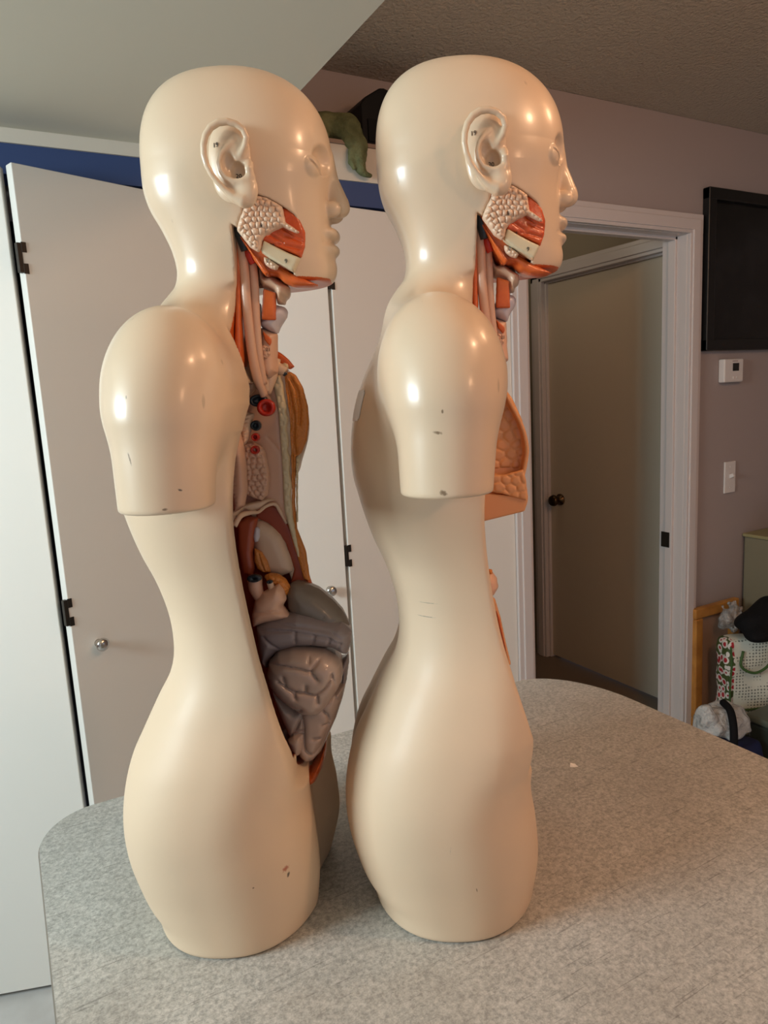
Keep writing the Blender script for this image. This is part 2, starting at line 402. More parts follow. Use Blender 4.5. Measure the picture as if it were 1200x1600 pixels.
for z in (-.045, .045): lathe('plate_screw', [(.0004, 0), (.0035, 0), (.003, -.0015), (.0004, -.002)], M['white_plastic'], t, axis='Y', loc=(0, -.008, z), n=12)

# things on the ledge -----------------------------------------------
t = empty('loudspeaker', (1.125, 2.000, 2.224), 'black faceted loudspeaker standing on the closet ledge behind the right head', 'speaker')
def prism(name, P, y0, y1, m, parent, bev=.004):
    bm = bmesh.new(); a = [bm.verts.new((p[0], y0, p[1])) for p in P]; b = [bm.verts.new((p[0], y1, p[1])) for p in P]
    bm.faces.new(a); bm.faces.new(b[::-1])
    for i in range(len(P)): bm.faces.new((a[i], b[i], b[(i+1) % len(P)], a[(i+1) % len(P)]))
    bmesh.ops.bevel(bm, geom=bm.edges[:], offset=bev, segments=2, affect='EDGES', profile=.5)
    return from_bm(name, bm, m, parent)
prism('cabinet', [(-.080, 0), (-.080, .115), (-.068, .132), (-.015, .165), (.0, .167), (.10, .140), (.12, .12), (.12, 0)], -.068, .07, M['black'], t)
prism('grille', [(-.062, .012), (-.062, .075), (.105, .080), (.105, .012)], -.0735, -.067, mat('speaker_cloth', srgb(12, 12, 13), .95, bump=(900, .5, .001)), t, .002)
tag(tube('wall_cable', [(.885, 2.074, 2.225), (.888, 2.074, 2.30), (.884, 2.074, 2.37), (.893, 2.074, 2.425), (.893, 2.074, 2.478)], .0016, M['black']), 'thin dark cable running down the wall above the closet ledge', 'cable')
# draped plush creature
ty = empty('plush_toy', (.94, 1.95, 2.224), 'olive green plush creature drooping over the closet ledge between the two heads', 'soft toy')
def toy(x, y, z):
    d = chain(x, y, z, [(-.13, .035, .030), (-.06, .02, .040), (.01, .005, .045), (.05, -.025, .035)], [.034, .040, .040, .036])
    d = smin(d, chain(x, y, z, [(.05, -.025, .035), (.076, -.040, -.012), (.072, -.048, -.052), (.074, -.050, -.078)], [.036, .028, .022, .014]), .02)
    d = smin(d, chain(x, y, z, [(.072, -.05, -.070), (.085, -.052, -.090), (.104, -.052, -.094)], [.013, .009, .0065]), .01)
    d = smin(d, chain(x, y, z, [(.052, -.048, -.030), (.046, -.052, -.062), (.052, -.054, -.078)], [.013, .010, .006]), .008)
    d = smin(d, chain(x, y, z, [(-.03, -.02, .02), (-.02, -.03, .008)], [.02, .010]), .015)
    return d+.0012*np.sin(x*170+3*np.sin(z*90))*np.sin(z*150+y*90)
co, Q = sdf_mesh(toy, (-.19, -.09, -.125), (.13, .09, .11), .004)
make('plush_body', co, Q, M['sage'], ty, True)

# counter ------------------------------------------------------------
def counter_outline():
    P = []
    x0, x1, yb, yf = -.018, .950, 1.043, .02
    def arc(cx, cy, rx, ry, a0, a1, n=14):
        for i in range(n+1):
            a = math.radians(a0+(a1-a0)*i/n); P.append((cx+rx*math.cos(a), cy+ry*math.sin(a)))
    arc(x0+.075, yb-.085, .075, .085, 180, 90)
    arc(x1-.115, yb-.20, .115, .185, 90, 0, 18)
    P.append((x1, yf+.05)); arc(x1-.05, yf+.05, .05, .05, 0, -90, 6); arc(x0+.05, yf+.05, .05, .05, 270, 180, 6)
    return P
def slab(name, P, z0, z1, m, parent, bev=.003):
    bm = bmesh.new(); a = [bm.verts.new((p[0], p[1], z0)) for p in P]; b = [bm.verts.new((p[0], p[1], z1)) for p in P]
    bm.faces.new(a[::-1]); bm.faces.new(b)
    for i in range(len(P)): bm.faces.new((a[i], a[(i+1) % len(P)], b[(i+1) % len(P)], b[i]))
    if bev: bmesh.ops.bevel(bm, geom=[e for e in bm.edges if abs(e.verts[0].co.z-e.verts[1].co.z) < 1e-6], offset=bev, segments=2, affect='EDGES', profile=.5)
    return from_bm(name, bm, m, parent)
def laminate():
    m = bpy.data.materials.new('speckled_grey_laminate'); m.use_nodes = True; nt = m.node_tree; p = nt.nodes['Principled BSDF']
    N = lambda t: nt.nodes.new(t); L = nt.links.new
    tc = N('ShaderNodeTexCoord')
    def noise(s, det, rough=.5, vec=None):
        n = N('ShaderNodeTexNoise'); n.inputs['Scale'].default_value = s; n.inputs['Detail'].default_value = det; n.inputs['Roughness'].default_value = rough
        L(vec or tc.outputs['Object'], n.inputs['Vector']); return n
    def ramp(src, a, b, ca, cb):
        r = N('ShaderNodeValToRGB'); r.color_ramp.elements[0].position = a; r.color_ramp.elements[1].position = b
        r.color_ramp.elements[0].color = ca; r.color_ramp.elements[1].color = cb; L(src, r.inputs['Fac']); return r
    def mixc(f, a, b):
        x = N('ShaderNodeMix'); x.data_type = 'RGBA'; L(f, x.inputs[0])
        for s, i in ((a, 6), (b, 7)):
            if isinstance(s, tuple): x.inputs[i].default_value = s
            else: L(s, x.inputs[i])
        return x.outputs[2]
    base = ramp(noise(240, 4, .7).outputs['Fac'], .36, .68, srgb(146, 146, 142), srgb(204, 203, 197))
    sp = ramp(noise(430, 2, .6).outputs['Fac'], .60, .74, (0, 0, 0, 1), (.75, .75, .75, 1))
    c = mixc(sp.outputs['Color'], base.outputs['Color'], srgb(206, 204, 196))
    wv = ramp(noise(9, 5).outputs['Fac'], .35, .75, (0, 0, 0, 1), (.30, .30, .30, 1))
    c = mixc(wv.outputs['Color'], c, srgb(128, 120, 108))
    # fine dark scratches running along two directions
    for ang, sc_, seed in ((18, (3.5, 90, 1), 3.), (62, (5, 110, 1), 9.), (-8, (3, 80, 1), 17.), (-38, (4, 100, 1), 5.)):
        mp = N('ShaderNodeMapping'); mp.inputs['Rotation'].default_value = (0, 0, math.radians(ang)); mp.inputs['Scale'].default_value = sc_; mp.inputs['Location'].default_value = (seed, seed*.7, 0)
        L(tc.outputs['Object'], mp.inputs['Vector'])
        n = noise(3.2, 4, .55, mp.outputs['Vector'])
        r = ramp(n.outputs['Fac'], .655, .69, (0, 0, 0, 1), (.40, .40, .40, 1))
        c = mixc(r.outputs['Color'], c, srgb(72, 68, 62))
    L(c, p.inputs['Base Color']); p.inputs['Roughness'].default_value = .38
    b = N('ShaderNodeBump'); b.inputs['Strength'].default_value = .25; b.inputs['Distance'].default_value = .0006
    L(noise(300, 3).outputs['Fac'], b.inputs['Height']); L(b.outputs['Normal'], p.inputs['Normal'])
    return m
t = empty('counter', (0, 0, 0), 'grey speckled laminate counter with rounded corners and scratches under both torsos', 'counter')
PO = counter_outline()
def inset(P, d):
    cx, cy = .466, .53
    return [(cx+(x-cx)*(1-d/.48), cy+(y-cy)*(1-d/.51)) for x, y in P]
slab('worktop', PO, TABLE-.036, TABLE, laminate(), t, .002)
slab('edge_band', [(cx, cy) for cx, cy in inset(PO, -.0016)], TABLE-.034, TABLE-.0035, mat('brown_grey_edging', srgb(140, 130, 120), .4), t, .0)
tp('counter_base', [((.10, .14, .08), (.83, .90, TABLE-.036))], mat('base_panel', srgb(196, 190, 180), .6), t, .004)
tp('plinth', [((.13, .18, 0), (.80, .86, .08))], M['dark'], t, .002)
p = on_z(896, 1197, TABLE)
sc_p = make('paper_scrap', [(p[0]-.007, p[1]+.000, TABLE+.0006), (p[0]-.001, p[1]+.006, TABLE+.003), (p[0]+.006, p[1]+.003, TABLE+.0006), (p[0]+.004, p[1]-.006, TABLE+.0006), (p[0]-.003, p[1]-.004, TABLE+.0012),
      (p[0]-.007, p[1]+.000, TABLE+.0001), (p[0]-.001, p[1]+.006, TABLE+.0024), (p[0]+.006, p[1]+.003, TABLE+.0001), (p[0]+.004, p[1]-.006, TABLE+.0001), (p[0]-.003, p[1]-.004, TABLE+.0006)],
      [(0, 4, 3, 2, 1), (5, 6, 7, 8, 9), (0, 1, 6, 5), (1, 2, 7, 6), (2, 3, 8, 7), (3, 4, 9, 8), (4, 0, 5, 9)], M['paper'])
tag(sc_p, 'tiny torn white paper scrap lying on the counter right of the right torso', 'paper scrap')

# ------------------------------------------------------------------ the anatomical torsos
def srgb3(r, g, b): return srgb(r, g, b)
def plastic(name, col, rough=.30, **k): return mat(name, col, rough, .5, coat=.25, **k)
def skin_mat(name, spots):
    m = mat(name, srgb(223, 197, 168), .33, .5, coat=.35, bump=(38, .05, .002))
    nt = m.node_tree; p = nt.nodes['Principled BSDF']; L = nt.links.new; N = nt.nodes.new
    p.inputs['Coat Roughness'].default_value = .17
    tc = N('ShaderNodeTexCoord')
    sx = N('ShaderNodeSeparateXYZ'); L(tc.outputs['Object'], sx.inputs[0])
    for inp, a_, b_ in (('Roughness', .52, .34), ('Coat Weight', .03, .38)):
        mr = N('ShaderNodeMapRange'); mr.inputs['From Min'].default_value = .34; mr.inputs['From Max'].default_value = .50; mr.inputs['To Min'].default_value = a_; mr.inputs['To Max'].default_value = b_
        L(sx.outputs['Z'], mr.inputs['Value']); L(mr.outputs[0], p.inputs[inp])
    def noise(sc_, det, vec=None):
        n = N('ShaderNodeTexNoise'); n.inputs['Scale'].default_value = sc_; n.inputs['Detail'].default_value = det
        L(vec or tc.outputs['Object'], n.inputs['Vector']); return n.outputs['Fac']
    def ramp(src, a, b, hi):
        r = N('ShaderNodeMapRange'); r.inputs['From Min'].default_value = a; r.inputs['From Max'].default_value = b; r.inputs['To Max'].default_value = hi
        L(src, r.inputs['Value']); return r.outputs[0]
    def mixc(f, a, b):
        x = N('ShaderNodeMix'); x.data_type = 'RGBA'; L(f, x.inputs[0])
        for s, i in ((a, 6), (b, 7)):
            if isinstance(s, tuple): x.inputs[i].default_value = s
            else: L(s, x.inputs[i])
        return x.outputs[2]
    c = mixc(ramp(noise(5, 3), .35, .75, .35), srgb(223, 197, 168), srgb(216, 190, 158))
    # sparse scuffs
    mp = N('ShaderNodeMapping'); mp.inputs['Scale'].default_value = (60, 60, 22); mp.inputs['Rotation'].default_value = (0, .35, 0); L(tc.outputs['Object'], mp.inputs['Vector'])
    c = mixc(ramp(noise(1.0, 2, mp.outputs['Vector']), .752, .79, .35), c, srgb(140, 118, 92))
    for (x, z, rx, rz, tilt, col, yy) in spots:
        mp = N('ShaderNodeMapping'); mp.vector_type = 'TEXTURE'; mp.inputs['Location'].default_value = (x, yy, z); mp.inputs['Rotation'].default_value = (0, tilt, 0); mp.inputs['Scale'].default_value = (rx*.62, .06, rz*.62)
        L(tc.outputs['Object'], mp.inputs['Vector'])
        ln = N('ShaderNodeVectorMath'); ln.operation = 'LENGTH'; L(mp.outputs['Vector'], ln.inputs[0])
        ad = N('ShaderNodeMath'); ad.operation = 'MULTIPLY_ADD'; L(noise(420, 2), ad.inputs[0]); ad.inputs[1].default_value = 1.2; L(ln.outputs['Value'], ad.inputs[2])
        c = mixc(ramp(ad.outputs[0], 1.75, 1.15, .8), c, col)
    L(c, p.inputs['Base Color'])
    return m
BR = srgb(110, 84, 58); DK = srgb(36, 28, 24); RD = srgb(168, 74, 48); GY = srgb(150, 140, 126)
def sp(k, px, py, lat, rx, rz, tilt, col):
    x, z = local(k, px, py, lat); return (x, z, rx, rz, tilt, col, lat)
SK = {1: skin_mat('cream_skin_plastic_left', [sp(1, 452, 1361, -.10, .0018, .0045, .2, DK), sp(1, 448, 1350, -.10, .0045, .0050, .5, RD), sp(1, 210, 716, -.19, .0012, .009, -.2, BR), sp(1, 279, 767, -.20, .0028, .0014, .5, DK),
                                              sp(1, 399, 1377, -.12, .0016, .0016, 0, BR), sp(1, 219, 621, -.17, .0012, .003, 0, BR), sp(1, 395, 976, -.10, .005, .0005, 0, DK), sp(1, 258, 796, -.20, .004, .0018, 0, BR)]),
      2: skin_mat('cream_skin_plastic_right', [sp(2, 691, 643, -.20, .0014, .003, 0, BR), sp(2, 684, 676, -.20, .006, .0022, .2, BR), sp(2, 693, 770, -.20, .005, .0035, .4, BR), sp(2, 844, 1376, -.08, .0012, .0045, .2, DK),
                                               sp(2, 743, 1376, -.12, .0009, .0045, -.2, BR), sp(2, 666, 970, -.10, .014, .0009, 0, GY), sp(2, 668, 947, -.10, .014, .0007, 0, GY), sp(2, 602, 1399, -.06, .0010, .0012, 0, DK), sp(2, 700, 1290, -.1, .0006, .01, .1, GY)])}
MO = plastic('orange_muscle', srgb(214, 104, 46), .32, mix=(srgb(194, 86, 36), 60, .4, .7))
MF = plastic('orange_fat', srgb(216, 134, 58), .4, bump=(420, .9, .0015))
MFI = plastic('fibrous_orange', srgb(204, 84, 36), .25, bump=(160, .6, .002))
MG = plastic('ivory_gland', srgb(224, 192, 164), .38)
MB = plastic('ivory_bone', srgb(214, 202, 170), .38)
MP = plastic('pale_pink_tissue', srgb(220, 176, 148), .36)
MT = plastic('beige_tissue', srgb(224, 190, 160), .4)
MV = plastic('violet_white_cartilage', srgb(214, 205, 210), .36)
MD = plastic('dark_blue_vein', srgb(38, 48, 54), .3)
MR = plastic('red_artery', srgb(190, 44, 26), .28)
MC = plastic('cream_cartilage', srgb(222, 204, 166), .42)
MBR = plastic('red_brown_lining', srgb(158, 72, 46), .42)
MGY = plastic('taupe_organ', srgb(124, 114, 104), .34)
MGV = plastic('violet_grey_colon', srgb(140, 128, 128), .32)
MGP = plastic('pinkish_grey_intestine', srgb(172, 150, 138), .26)
MHC = plastic('peach_fatty_tissue', srgb(226, 160, 104), .40)
INK = mat('black_ink', srgb(22, 20, 20), .6)

def warp(z):
    t = np.clip((np.asarray(z)-.56)/.14, 0, 1); return .015*t*t*(3-2*t)     # the left torso leans its head a little further forward
# tables in torso space: x forward, y to the torso's left, z up
BXB = tab([(-0.02, -0.104), (0, -0.102), (0.02, -0.106), (0.038, -0.1155), (0.063, -0.123), (0.089, -0.128), (0.122, -0.129), (0.163, -0.123), (0.195, -0.113), (0.218, -0.101), (0.257, -0.08), (0.28, -0.0665), (0.3, -0.06), (0.32, -0.0582), (0.348, -0.06), (0.371, -0.065), (0.39, -0.071), (0.416, -0.0815), (0.446, -0.0905), (0.464, -0.0948), (0.482, -0.0988), (0.51, -0.0999), (0.545, -0.0953), (0.583, -0.0832), (0.612, -0.069), (0.63, -0.058), (0.653, -0.046), (0.669, -0.0385), (0.6835, -0.0348), (0.703, -0.0338), (0.72, -0.036), (0.74, -0.045)])
BXF = tab([(-.02, .084), (0, .086), (.05, .0935), (.10, .0905), (.135, .0850), (.165, .0875), (.19, .0935), (.25, .10), (.35, .092), (.45, .085), (.52, .088), (.57, .080), (.61, .062), (.65, .050), (.70, .052), (.74, .052)])
BW = tab([(-.02, .124), (0, .127), (.05, .134), (.10, .141), (.15, .143), (.20, .135), (.25, .119), (.30, .103), (.34, .098), (.39, .101), (.45, .110), (.50, .113), (.55, .114), (.58, .112), (.605, .102), (.625, .084), (.645, .066), (.665, .056), (.69, .051), (.74, .050)])
CUT = tab([(-.05, .35), (.10, .20), (.130, .135), (.146, .098), (.156, .0800), (.165, .0735), (.18, .0720), (.20, .0705), (.225, .0655), (.255, .0590), (.28, .0535), (.31, .0465), (.35, .0402), (.38, .0370), (.42, .0345), (.46, .0350), (.51, .0415), (.54, .0490), (.565, .0520), (.583, .0490), (.598, .0420), (.614, .0350), (.632, .0310), (.645, .0305), (.667, .0315), (.70, .0335), (.72, .0345), (.76, .0350)])
HXB = tab([(.66, -.036), (.683, -.0345), (.70, -.0335), (.715, -.036), (.73, -.0405), (.745, -.0480), (.76, -.0555), (.775, -.0595), (.79, -.0608), (.80, -.0612), (.81, -.0612)])
HXF = tab([(.66, .112), (.683, .1195), (.69, .1225), (.70, .1240), (.71, .1235), (.72, .1235), (.735, .1240), (.75, .1240), (.765, .1235), (.78, .1258), (.79, .1285), (.80, .1297), (.81, .1297)])
HW = tab([(.66, .048), (.683, .0500), (.70, .0535), (.72, .0585), (.74, .0630), (.76, .0670), (.78, .0703), (.79, .0711), (.80, .0714), (.81, .0714)])
def se2(x, y, xb, xf, w, n, p=1.):
    L = xf-xb; t = np.clip((x-xb)/L, 1e-4, None)
    if p != 1.: s = 2*np.where(t < 1, t**p, 1+(t-1)*p)-1
    else: s = 2*t-1
    s = np.where(x < xb, -1+2*(x-xb)/L*(1.6 if p != 1 else 1.), s)
    return (np.abs(s)**n+(np.abs(y)/w)**n)**(1./n)
def head(x, y, z):
    zc = np.minimum(z, .80)
    n = 2.35
    k = se2(x, y, HXB(zc), HXF(zc), HW(zc)*(1-.13*np.clip((z-.80)/.0935, 0, 1)**1.4), np.interp(zc, [.70, .78, .80], [2.55, 2.4, 2.2]), .86)
    K = (k**n+(np.maximum(z-.80, 0)/.0935)**n)**(1/n)
    f = (K-1)*.075
    # temples, cheeks, brow, sockets, lids, nose, lips, chin
    ya = np.abs(y)
    f = smax(f, -ell(x, ya, z, (.142, .061, .750), (.028, .024, .036)), .020)
    f = smax(f, -ell(x, ya, z, (.1355, .0305, .7965), (.0232, .0205, .0165)), .0028)
    f = smin(f, ell(x, ya, z, (.1080, .0305, .7880), (.0122, .0170, .0130)), .0012)
    f = smax(f, -chain(x, ya, z, [(.1114, .0460, .7925), (.1175, .0398, .7865), (.1202, .0326, .7830), (.1204, .0250, .7815)], .0011), .0012)
    f = smin(f, chain(x, y, z, [(.1235, 0, .806), (.1275, 0, .785), (.1330, 0, .763)], [.0062, .0072, .0105]), .006)
    f = smin(f, ell(x, y, z, (.1340, 0, .7565), (.0106, .0105, .0085)), .005)
    f = smin(f, ell(x, ya, z, (.1265, .0130, .7535), (.0105, .0072, .0078)), .0025)
    f = smax(f, -ell(x, ya, z, (.1320, .0062, .7470), (.0050, .0030, .0030)), .002)
    f = smin(f, ell(x, y, z, (.1230, 0, .7305), (.0100, .0235, .0072)), .0035)
    f = smin(f, ell(x, y, z, (.1215, 0, .7160), (.0105, .0210, .0062)), .0035)
    f = smax(f, -chain(x, ya, z, [(.1350, 0, .7228), (.1325, .012, .7224), (.1255, .0210, .7210), (.1195, .0290, .7190)], [.0034, .0033, .0032, .0026]), .0010)
    f = smin(f, ell(x, y, z, (.1080, 0, .6980), (.0170, .022, .0155)), .012)
    return smax(f, .6838-z, .004)
def body_full(x, y, z):
    xb = BXB(z)+.010*np.exp(-(y/.020)**2)*np.interp(z, [0, .03, .16, .24, .30, .55, .62], [1.2, 1.6, 1.3, .5, .45, .45, 0])
    k = se2(x, y, xb, BXF(z), BW(z), np.interp(z, [0, .1, .3, .5, .62, .68], [2.3, 2.35, 2.4, 2.5, 2.2, 2.1]))
    f = (k-1)*np.interp(z, [0, .3, .55, .64, .70], [.10, .078, .09, .06, .046])
    # groove between the thighs, at the front
    f = smax(f, -capsule(x, y, z, (.132, 0, -.05), (.128, 0, .150), .050, .046), .03)
    ya = np.abs(y)
    # shoulders and cut-off upper arms
    arm = capsule(x, ya, z, (-.006, .165, .40), (-.002, .158, .550), .0372, .0445)
    arm = smax(arm, .4780-z, .004)
    cap = ell(x, ya, z, (-.002, .136, .578), (.056, .062, .062))
    f = smin(f, cap, .045)
    f = smin(f, arm, .018)
    f = smin(f, capsule(x, ya, z, (-.030, .03, .648), (-.015, .125, .618), .020, .026), .045)
    f = smax(f, z-.735, .01)
    f = smax(f, -z, .006)
    return f
CHEEK = None
def cheek_poly():
    P = [(369, 378), (370, 362), (380, 338), (388, 308), (402, 306), (420, 311), (443, 323), (458, 333), (468, 350), (472, 372), (470, 390), (462, 405), (455, 425), (470, 433), (515, 449), (515, 475), (369, 475)]
    out = []
    for q in P:
        x, z = local(1, q[0], q[1], -.055); out.append((x-float(warp(z)), z))
    return out
CHEEK = cheek_poly()
def under_poly():
    out = []
    for q in ((366, 356), (373, 358), (384, 378), (398, 408), (412, 428), (436, 450), (436, 500), (366, 500)):
        x, z = local(1, q[0], q[1], -.045); out.append((x-float(warp(z)), z))
    return out
UNDER = under_poly()
def cavity(x, y, z, full):
    k = se2(x, y, -.045, .2, BW(z)-.014, 2.6)
    c = (k-1)*.08
    c = smax(c, full+.011, .006)
    c = smax(c, .178-z+.6*np.maximum(.06-x, 0)*.6, .02); c = smax(c, z-.585, .015)
    return c
def body(x, y, z):
    full = body_full(x, y, z)
    c0 = CUT(z)+.06*(np.minimum(np.abs(y), .08)-.08)*np.clip((.30-z)/.1, 0, 1)
    cut = np.maximum(c0, np.minimum(c0+1.8*np.maximum(np.abs(y)-.062, 0), np.interp(z, [.50, .54, .565, .585, .605, .625, .65, .70], [.030, .050, .056, .054, .048, .040, .034, .030])))-x            # negative in front of the cut
    f = smax(full, -cut, .0045)
    f = smax(f, -cavity(x, y, z, full), .003)
    f = smax(f, -ell(x, y, z, (.100, .000, .174), (.048, .052, .020)), .006)
    hd = head(x, y, z)
    f = smin(f, hd, .010)
    f = smax(f, -np.maximum(np.maximum(poly2d(x, z, UNDER), cut), y-.0), .0015)
    K = np.maximum(np.maximum(poly2d2(x, z), y+.004), -.0085-hd)
    return smax(f, -K, .0012)
_pc = {}
def poly2d2(x, z): return poly2d(x, z, CHEEK)
HB = .0021
bco, bQ = sdf_mesh(body, (-.16, -.225, -.012), (.165, .225, .91), HB, blocks=True, proj=2)
def refine(co, F, mask):
    quads = [f for f, m in zip(F, mask) if m]; rest = [f for f, m in zip(F, mask) if not m]
    co = [tuple(c) for c in co]; mid = {}; new = []
    for f in quads:
        ctr = len(co); co.append(tuple(np.mean([co[i] for i in f], 0))); ms = []
        for a, b in zip(f, f[1:]+f[:1]):
            k = (a, b) if a < b else (b, a)
            if k not in mid: mid[k] = len(co); co.append(tuple((np.array(co[a])+np.array(co[b]))/2))
            ms.append(mid[k])
        for i in range(4): new.append([f[i], ms[i], ctr, ms[i-1]])
    out = []
    for f in rest:
        g = []
        for a, b in zip(f, f[1:]+f[:1]):
            g.append(a); k = (a, b) if a < b else (b, a)
            if k in mid: g.append(mid[k])
        out.append(g)
    return np.array(co), out, new
def project(f, co, e, step, n=3):
    for _ in range(n):
        x, y, z = co.T; v = f(x, y, z)
        g = np.stack([f(x+e, y, z)-f(x-e, y, z), f(x, y+e, z)-f(x, y-e, z), f(x, y, z+e)-f(x, y, z-e)], 1)/(2*e)
        st = -(v/((g**2).sum(1)+1e-3))[:, None]*g; L = np.linalg.norm(st, axis=1)+1e-12
        co = co+st*np.minimum(1, step/L)[:, None]
    return co
c = bco[bQ].mean(1)
n0 = len(bco)
co1, rest, new = refine(bco, [list(map(int, q)) for q in bQ], (c[:, 0] > .062) & (c[:, 2] > .675) & (c[:, 2] < .835) & (c[:, 1] < .056) & (c[:, 1] > -.068))
co1[n0:] = project(body, co1[n0:], .0003, .0008)
n1 = len(co1); cc = np.array([np.mean(co1[f], 0) for f in new])
co2, rest2, new2 = refine(co1, new, (cc[:, 0] > .098) & (cc[:, 2] > .705) & (cc[:, 2] < .820) & (cc[:, 1] > -.052) & (cc[:, 1] < .050))
# quads left over beside the second pass may carry extra corners shared with the first pass only
co2[n1:] = project(body, co2[n1:], .0002, .0004)
keep = co2; bco = keep; bF = rest+rest2+new2
fcen = np.array([np.mean(bco[f], 0) for f in bF])
# which material each face wears: skin, cavity lining, cut face
fc = fcen; x, y, z = fc.T
full = body_full(x, y, z); hd = head(x, y, z)
bmi = np.zeros(len(bF), np.int32)
cutx = CUT(z)+.06*(np.minimum(np.abs(y), .08)-.08)*np.clip((.30-z)/.1, 0, 1)
inner = (full < -.0050) & (z < .60) & (z > .10) & (x > -.06) & (x < cutx-.0020)
bmi[inner] = 1
bmi[(z > .625) & (z < .74) & (np.abs(CUT(z)-x) < .0022) & (full < -.004)] = 2
bmi[(hd < -.0060) & (poly2d2(x, z) < .0015) & (y < 0) & (z > .60) & (full > -.2)] = 2
bmi[(z < .6862) & (z > .676) & (x > .050) & (x < .122) & (hd < .004)] = 2
BODY = dict(co=bco, Q=bF, mi=bmi)
body_bvh = BVHTree.FromPolygons([tuple(v) for v in bco], [tuple(int(i) for i in q) for q in bF])

# ear ---------------------------------------------------------------
def ear_pt(px, py, y):
    X, Z = local(1, 300+px/10., 170+py/10., -.078); return (X-.013, y, Z)
def ear_sdf():
    hx = [ear_pt(*q) for q in ((590, 900, -.074), (660, 830, -.078), (745, 730, -.0815), (810, 610, -.083), (835, 480, -.0835), (790, 370, -.085), (690, 300, -.087), (560, 275, -.089), (430, 300, -.0905), (320, 380, -.0915), (245, 500, -.0920), (212, 650, -.0920), (215, 800, -.0915), (255, 950, -.0905), (325, 1090, -.0890), (420, 1210, -.0870), (520, 1310, -.0850), (640, 1400, -.0830), (760, 1450, -.0820))]
    hr = [.0016, .0022, .0026, .0027, .0026, .0027, .0029, .0031, .0032, .0032, .0030, .0029, .0028, .0027, .0026, .0026, .0028, .0036, .0044]
    ah = [ear_pt(*q) for q in ((620, 520, -.0815), (520, 640, -.0840), (450, 760, -.0860), (425, 890, -.0865), (450, 1010, -.0860), (530, 1110, -.0845), (640, 1160, -.0835), (760, 1150, -.0825), (830, 1110, -.0815))]
    tr = [ear_pt(*q) for q in ((855, 880, -.079), (860, 950, -.0815), (880, 1060, -.080))]
    lobe = ear_pt(830, 1330, -.0795)
    plate = [ear_pt(560, 560, -.0800), ear_pt(540, 950, -.0790), ear_pt(700, 1300, -.079)]
    con = ear_pt(690, 990, -.0785)
    c0 = ear_pt(560, 700, -.0775)
    def f(x, y, z):
        d = ell(x, y, z, (c0[0], -.0775, c0[2]), (.0185, .0045, .0270))
        d = smin(d, ell(x, y, z, ear_pt(640, 1200, -.0770), (.0150, .0050, .0140)), .006)
        # back wall joining the head
        d = smin(d, ell(x, y, z, ear_pt(520, 760, -.071), (.0150, .012, .026)), .006)
        d = smin(d, chain(x, y, z, hx, hr), .0030)
        d = smin(d, chain(x, y, z, ah, [.0012, .0018, .0021, .0021, .0021, .0020, .0020, .0020, .0016]), .0035)
        d = smin(d, chain(x, y, z, tr, [.0030, .0036, .0030]), .003)
        d = smin(d, ell(x, y, z, lobe, (.0085, .0052, .0115)), .005)
        d = smax(d, -ell(x, y, z, con, (.0072, .0070, .0085)), .003)
        d = smax(d, -ell(x, y, z, ear_pt(560, 900, -.0830), (.0055, .0050, .0090)), .003)
        return d
    return f
eco, eQ = sdf_mesh(ear_sdf(), (-.004, -.100, .735), (.066, -.058, .830), .0009, proj=2)
ear_bvh = BVHTree.FromPolygons([tuple(v) for v in eco], [tuple(int(i) for i in q) for q in eQ])

# generic organ pieces, described by their outline in torso space -----
def outline(P, lat, k=1):
    out = []
    for q in P:
        x, z = local(k, q[0], q[1], lat); out.append((x, z))
    return out
def scaled(P, s, ox, oy): return [(ox+p[0]/s, oy+p[1]/s) for p in P]
def pebbles(cell, amp, seed=3, depth=.6):
    def f(X, Z):
        rnd = np.random.RandomState(seed)
        x0, x1, z0, z1 = X.min()-cell, X.max()+cell, Z.min()-cell, Z.max()+cell
        nx = int((x1-x0)/cell)+2; nz = int((z1-z0)/cell)+2
        S = np.array([(x0+(i+.5*(j % 2)+rnd.uniform(-.28, .28))*cell, z0+(j+rnd.uniform(-.28, .28))*cell*.9) for i in range(nx) for j in range(nz)])
        d1 = np.full(X.shape, 1e9); d2 = np.full(X.shape, 1e9)
        for s in S:
            d = np.sqrt((X-s[0])**2+(Z-s[1])**2); d2 = np.minimum(d2, np.maximum(d, d1)); d1 = np.minimum(d1, d)
        e = np.clip((d2-d1)/(cell*.55), 0, 1)
        return amp*(1-(1-e)**2.2)-amp
    return f
def grooves(lines, depth, width):
    def f(X, Z):
        o = 0
        for P in lines: o = o-depth*np.exp(-(line2d(X, Z, P)/width)**2)
        return o
    return f
def bulge(lines, height, reach, edge=None):
    def f(X, Z):
        d = np.full(X.shape, 1e9)
        for P in lines: d = np.minimum(d, line2d(X, Z, P))
        t = np.clip(d/reach, 0, 1); return height*(np.sqrt(1-(1-t)**2)-1)
    return f
